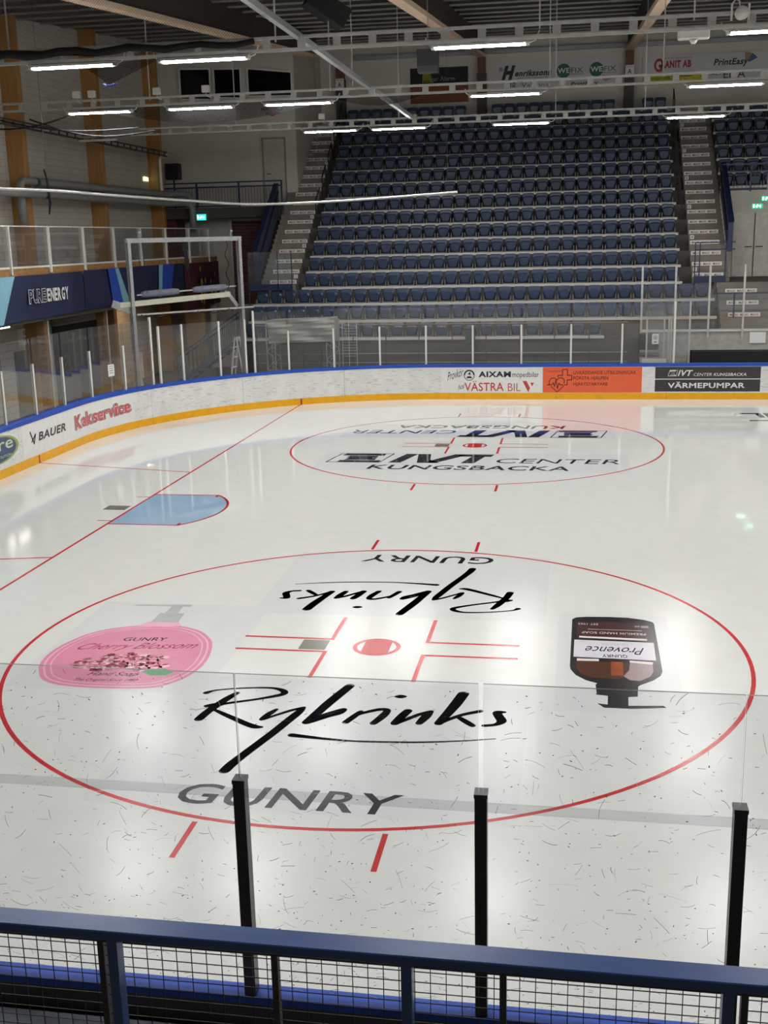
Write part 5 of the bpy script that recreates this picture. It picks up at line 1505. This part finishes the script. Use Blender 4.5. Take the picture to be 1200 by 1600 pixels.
for y, xs in LX.items():
    for i, x in enumerate(xs + [10.4, 15.25, 20.1, 24.9]):
        loc = (x, y, 8.0)
        if y > 0.3: lab = 'lit fluorescent lamp, %s from the left on the %s lighting rail' % (ordn(i + 1), NM[y])
        else: lab = 'lit fluorescent lamp, %s from the left on the rail %s' % (ordn(i + 1), 'over the near circle' if y > 0 else 'behind the near boards')
        if first: lamp.location = loc; lamp['label'] = lab; ORG[lamp.name] = Vector(loc); first = False
        else: copy_tree(lamp, loc, None, lab)
t = thing('fluorescent_lamp', 'unlit tube lamp at the left end of the rear lighting rail', 'lamp', (-12.2, 21.4, 8.05))
mb = MB(); mb.bev(-12.8, -11.6, 21.33, 21.47, 8.05, 8.11, .01); mb.build('housing', white_paint, t)
# small boxes and a floodlight on the rails
for i, (x, y) in enumerate(((-9.66, 14.3), (-9.27, 14.3), (-7.62, 14.3), (-6.4, 14.3), (-5.15, 21.4))):
    t = thing('sensor_box', 'small white sensor box on the %s lighting rail, %s' % (('middle', ['far left', 'second from left', 'third from left', 'fourth from left', ''][i]) if y < 20 else ('rear', 'above a lit lamp')), 'sensor', (x, y, 8.36), 'white boxes on the rails')
    mb = MB(); mb.bev(x - .09, x + .09, y - .05, y + .05, 8.42, 8.58, .01); mb.build('box_body', white_paint, t)
    mb = MB(); mb.tube([(x, y, 8.42), (x + .03, y - .02, 8.34), (x + .12, y - .03, 8.30)], .012, 6); mb.build('cord', white_paint, t)
t = thing('flood_light', 'small white floodlight clamped on the front rail at the upper right', 'floodlight', (4.9, 7.3, 8.35))
mb = MB(); mb.tube([(4.92, 7.05, 8.33), (4.92, 7.2, 8.34), (4.92, 7.42, 8.36)], .10, 12, 0, [.11, .10, .06]); mb.build('head', white_paint, t, True)
mb = MB(); mb.bar((4.78, 7.25, 8.25), (4.78, 7.25, 8.5), .03, .05); mb.bar((5.05, 7.25, 8.25), (5.05, 7.25, 8.5), .03, .05); mb.tube([(4.92, 7.3, 8.44), (4.9, 7.32, 8.56), (4.84, 7.34, 8.58), (4.78, 7.34, 8.5)], .012, 6); mb.build('yoke', white_paint, t)
t = thing('control_box', 'small white control box under the front rail at the upper right', 'control box', (4.2, 7.3, 8.1))
mb = MB(); mb.bev(3.95, 4.45, 7.2, 7.36, 8.0, 8.14, .015); mb.build('box_body', white_paint, t)
mb = MB(); mb.tube([(4.2, 7.28, 8.0), (4.2, 7.28, 7.93)], .06, 10, 0, [.08, .03]); mb.build('dome', white_paint, t, True)
# hanging loudspeakers
t = thing('hanging_speaker', 'grey box loudspeaker hanging in front of the dark alarm advert', 'loudspeaker', (-1.05, 14.0, 8.6))
mb = MB(); mb.prism([(-1.27, 13.9, 8.72), (-1.27, 13.98, 8.6), (-1.27, 14.3, 8.6), (-1.27, 14.3, 9.08), (-1.27, 13.9, 9.08)], (.46, 0, 0)); mb.build('cabinet', mat('dark grey cabinet', (58, 58, 60), .6), t)
mb = MB(); mb.bar((-1.04, 14.1, 9.08), (-1.04, 14.1, roof_z(14.1)), .015, .015); mb.build('hanging_rod', galv, t)
t = thing('hanging_speaker', 'black angled loudspeaker under the roof at the top of the photo', 'loudspeaker', (-3.3, 14, 9.7))
mb = MB(); mb.bar((-3.75, 14.0, 10.35), (-3.0, 14.4, 9.85), .5, .45); mb.build('cabinet', black, t)
mb = MB(); mb.bar((-3.35, 14.2, 8.3), (-3.35, 14.2, roof_z(14.2)), .03, .03); mb.build('hanging_rod', galv, t)
# netting
t = thing('safety_net', 'dark safety netting hung above the front lighting rail at the left', 'net', (-8, 7.25, 8.3))
mb = MB()
for i in range(20):
    xa, xb = -13.2 + .5 * i, -12.7 + .5 * i
    mb.poly([(xa, 7.2, 8.2), (xb, 7.2, 8.2), (xb, 7.2, 9.42), (xa, 7.2, 9.42)])
mb.build('net_sheet', net_thin, t)
mb = MB(); n = 30
pts = [(-13.0 + 9.8 * i / n, 7.22 + .03 * math.sin(i), 8.30 + .03 * math.sin(i * 1.7)) for i in range(n + 1)]
mb.tube(pts, .1, 8, 0, [.05 + .06 * (1 - i / n) * (1 + .4 * math.sin(i * 2.3)) for i in range(n + 1)]); mb.build('net_bundle', mat('bundled black net', (16, 16, 17), .9, var=.3), t, True)
mb = MB(); mb.poly([(-6.4, 7.2, 8.08), (-4.9, 7.2, 8.12), (-5.9, 7.2, 7.72)]); mb.build('net_corner', net_dense, t)
mb = MB(); mb.tube([(-6.0, 7.2, 7.74), (-5.95, 7.18, 7.70), (-5.85, 7.2, 7.71), (-5.75, 7.2, 7.73)], .02, 6); mb.build('blue_strap', mat('blue strap', (40, 60, 140), .6), t)
t = thing('safety_net', 'drooping dark net swag below the middle lighting rail', 'net', (-7, 14.4, 7.9))
def swag(mb, x0, x1, zt0, zt1, drop, y, n=24):
    for i in range(n):
        u0, u1 = i / n, (i + 1) / n
        d0, d1 = drop * 4 * u0 * (1 - u0), drop * 4 * u1 * (1 - u1)
        xa, xb = x0 + (x1 - x0) * u0, x0 + (x1 - x0) * u1
        za, zb = zt0 + (zt1 - zt0) * u0, zt0 + (zt1 - zt0) * u1
        mb.poly([(xa, y + d0 * .3, za - d0 - .02), (xb, y + d1 * .3, zb - d1 - .02), (xb, y, zb), (xa, y, za)])
mb = MB(); swag(mb, -9.4, -3.4, 8.22, 8.2, .42, 14.42); swag(mb, -3.3, -1.2, 8.2, 8.2, .2, 14.42); mb.build('net_sheet', net_dense, t)
mb = MB()
for a in ((-12.8, 8.3, -8.2, 7.7), (-11.0, 8.0, -7.8, 7.62), (-12.9, 7.95, -9.6, 8.15)):
    mb.tube([(a[0] + (a[2] - a[0]) * i / 10, 14.45, a[1] + (a[3] - a[1]) * i / 10 - .25 * math.sin(PI * i / 10)) for i in range(11)], .022, 6)
mb.build('net_rope', mat('bundled black net', (26, 26, 28), .9), t)

# ------------------------------------------------------------------ adverts on the far wall
def wall_ad(label, x0, x1, z0, z1, build, mats):
    t = thing('wall_advert', label, 'advert', ((x0 + x1) / 2, 36.46, z0), 'adverts on the far wall')
    mb = MB(); mb.box(x0, x1, 36.44, 36.5, z0, z1, 0); sp = mb.build('sign_panel', mats[0], t)
    mb = MB(); build(mb); mb.build('print', mats[1:], sp)
wy = 36.435
wr_ = lambda x0, x1, z0, z1: rect((x0, wy, z0), (x1 - x0, 0, 0), (0, 0, z1 - z0))
fw = lambda x, z: (x, wy, z)
def b1(mb):
    mb.box(-4.6, -2.2, 36.436, 36.44, 10.4, 11.04, 0)
    mb.text('Tiger Alarm', wr_(-3.95, -2.75, 11.2, 11.42), 1, .02)
    for k in range(6):
        mb.poly([fw(-4.1 + .07 * k, 11.2), fw(-4.07 + .07 * k, 11.2), fw(-4.09 + .07 * k + .03, 11.2 + .25), fw(-4.13 + .07 * k + .03, 11.2 + .25)], 2)
    mb.box(-4.1, -3.75, 36.436, 36.44, 11.3, 11.6, 2)
wall_ad('dark wall advert with rust band and yellow fan left of the column', -4.61, -2.2, 10.4, 11.78, b1, [black, mat('rust print', (120, 62, 36), .6), mat('grey lettering', (120, 120, 118), .6), mat('olive yellow print', (140, 136, 40), .6)])
def b2(mb):
    mb.text('Br.', wr_(-.93, -.68, 11.5, 11.66), 0, 0, .3); mb.text('H', wr_(-.82, -.25, 11.16, 11.72), 0, .12, .35); mb.text('enrikssons', wr_(-.27, 1.2, 11.28, 11.52), 0, .07, .35)
    mb.text('BYGGNADSVARUHANDEL', wr_(-.2, 1.1, 11.18, 11.22), 2)
    for cx_ in (1.70, 3.02):
        mb.poly([fw(cx_ + .28 * math.cos(2 * PI * k / 28), 11.42 + .28 * math.sin(2 * PI * k / 28)) for k in range(28)], 1)
        mb.text('WE', lambda u, v, c=cx_: (c - .24 + .48 * u, wy - .003, 11.33 + .2 * v), 3, .04); mb.text('FIX', wr_(cx_ + .31, cx_ + .78, 11.33, 11.53), 2)
        mb.box(cx_ + .26, cx_ + .82, 36.434, 36.438, 11.27, 11.285, 2)
    mb.text('Valcona', wr_(0, 1.1, 10.83, 11.03), 2); mb.text('IR', wr_(-.45, -.2, 10.78, 11.06), 2, .02); mb.text('PrintEasy', wr_(2.0, 3.1, 10.78, 10.98), 0, .05, .2)
    for k in range(5):
        a = .5 + .25 * k; mb.poly([fw(3.3 + .1 * math.cos(a), 10.9 + .1 * math.sin(a)), fw(3.3 + .35 * math.cos(a), 10.9 + .3 * math.sin(a)), fw(3.3 + .35 * math.cos(a + .2), 10.9 + .3 * math.sin(a + .2)), fw(3.3 + .1 * math.cos(a + .2), 10.9 + .1 * math.sin(a + .2))], 4)
panel_w = mat('white advert panel', (190, 190, 190), .6, var=.02)
wall_ad('white wall advert with serif lettering and two green discs', -1.08, 3.92, 10.7, 11.88, b2, [panel_w, black_print, mat('forest green print', (20, 96, 60), .5), grey_print, white_print, mat('tan print', (140, 112, 74), .5)])
def b3(mb):
    mb.box(4.86, 7.28, 36.434, 36.44, 10.72, 11.16, 1)
    mb.text('G', wr_(5.3, 5.62, 11.2, 11.72), 0, .06); mb.text('RANIT AB', wr_(5.58, 6.75, 11.34, 11.62), 0, .10); mb.text('MATHSSONS', wr_(5.65, 6.75, 11.68, 11.73), 0)
    mb.text('Malareproffs', lambda u, v: (4.9 + 1.05 * u, wy - .006, 10.88 + .14 * v), 2, .02); mb.box(6.15, 6.8, 36.43, 36.434, 11.0, 11.03, 2)
    mb.text('PrintEasy', wr_(7.62, 8.95, 11.28, 11.6), 2, .05, .2); mb.text('ACTI', wr_(7.55, 8.0, 10.98, 11.14), 2); mb.text('EDA', wr_(8.02, 8.85, 10.86, 11.16), 2)
    for k in range(6):
        a = .5 + .2 * k; mb.poly([fw(8.85 + .15 * math.cos(a), 11.38 + .1 * math.sin(a)), fw(8.85 + .5 * math.cos(a), 11.38 + .42 * math.sin(a)), fw(8.85 + .5 * math.cos(a + .17), 11.38 + .42 * math.sin(a + .17)), fw(8.85 + .15 * math.cos(a + .17), 11.38 + .1 * math.sin(a + .17))], 3 if k > 2 else 4)
wall_ad('white wall advert with red lettering and yellow strip at the right', 4.84, 10.4, 10.66, 11.82, b3, [panel_w, mat('crimson print', (156, 28, 44), .5), mat('yellow print', (176, 168, 36), .5), black_print, mat('tan print', (140, 112, 74), .5), mat('royal blue print', (40, 64, 130), .5)])
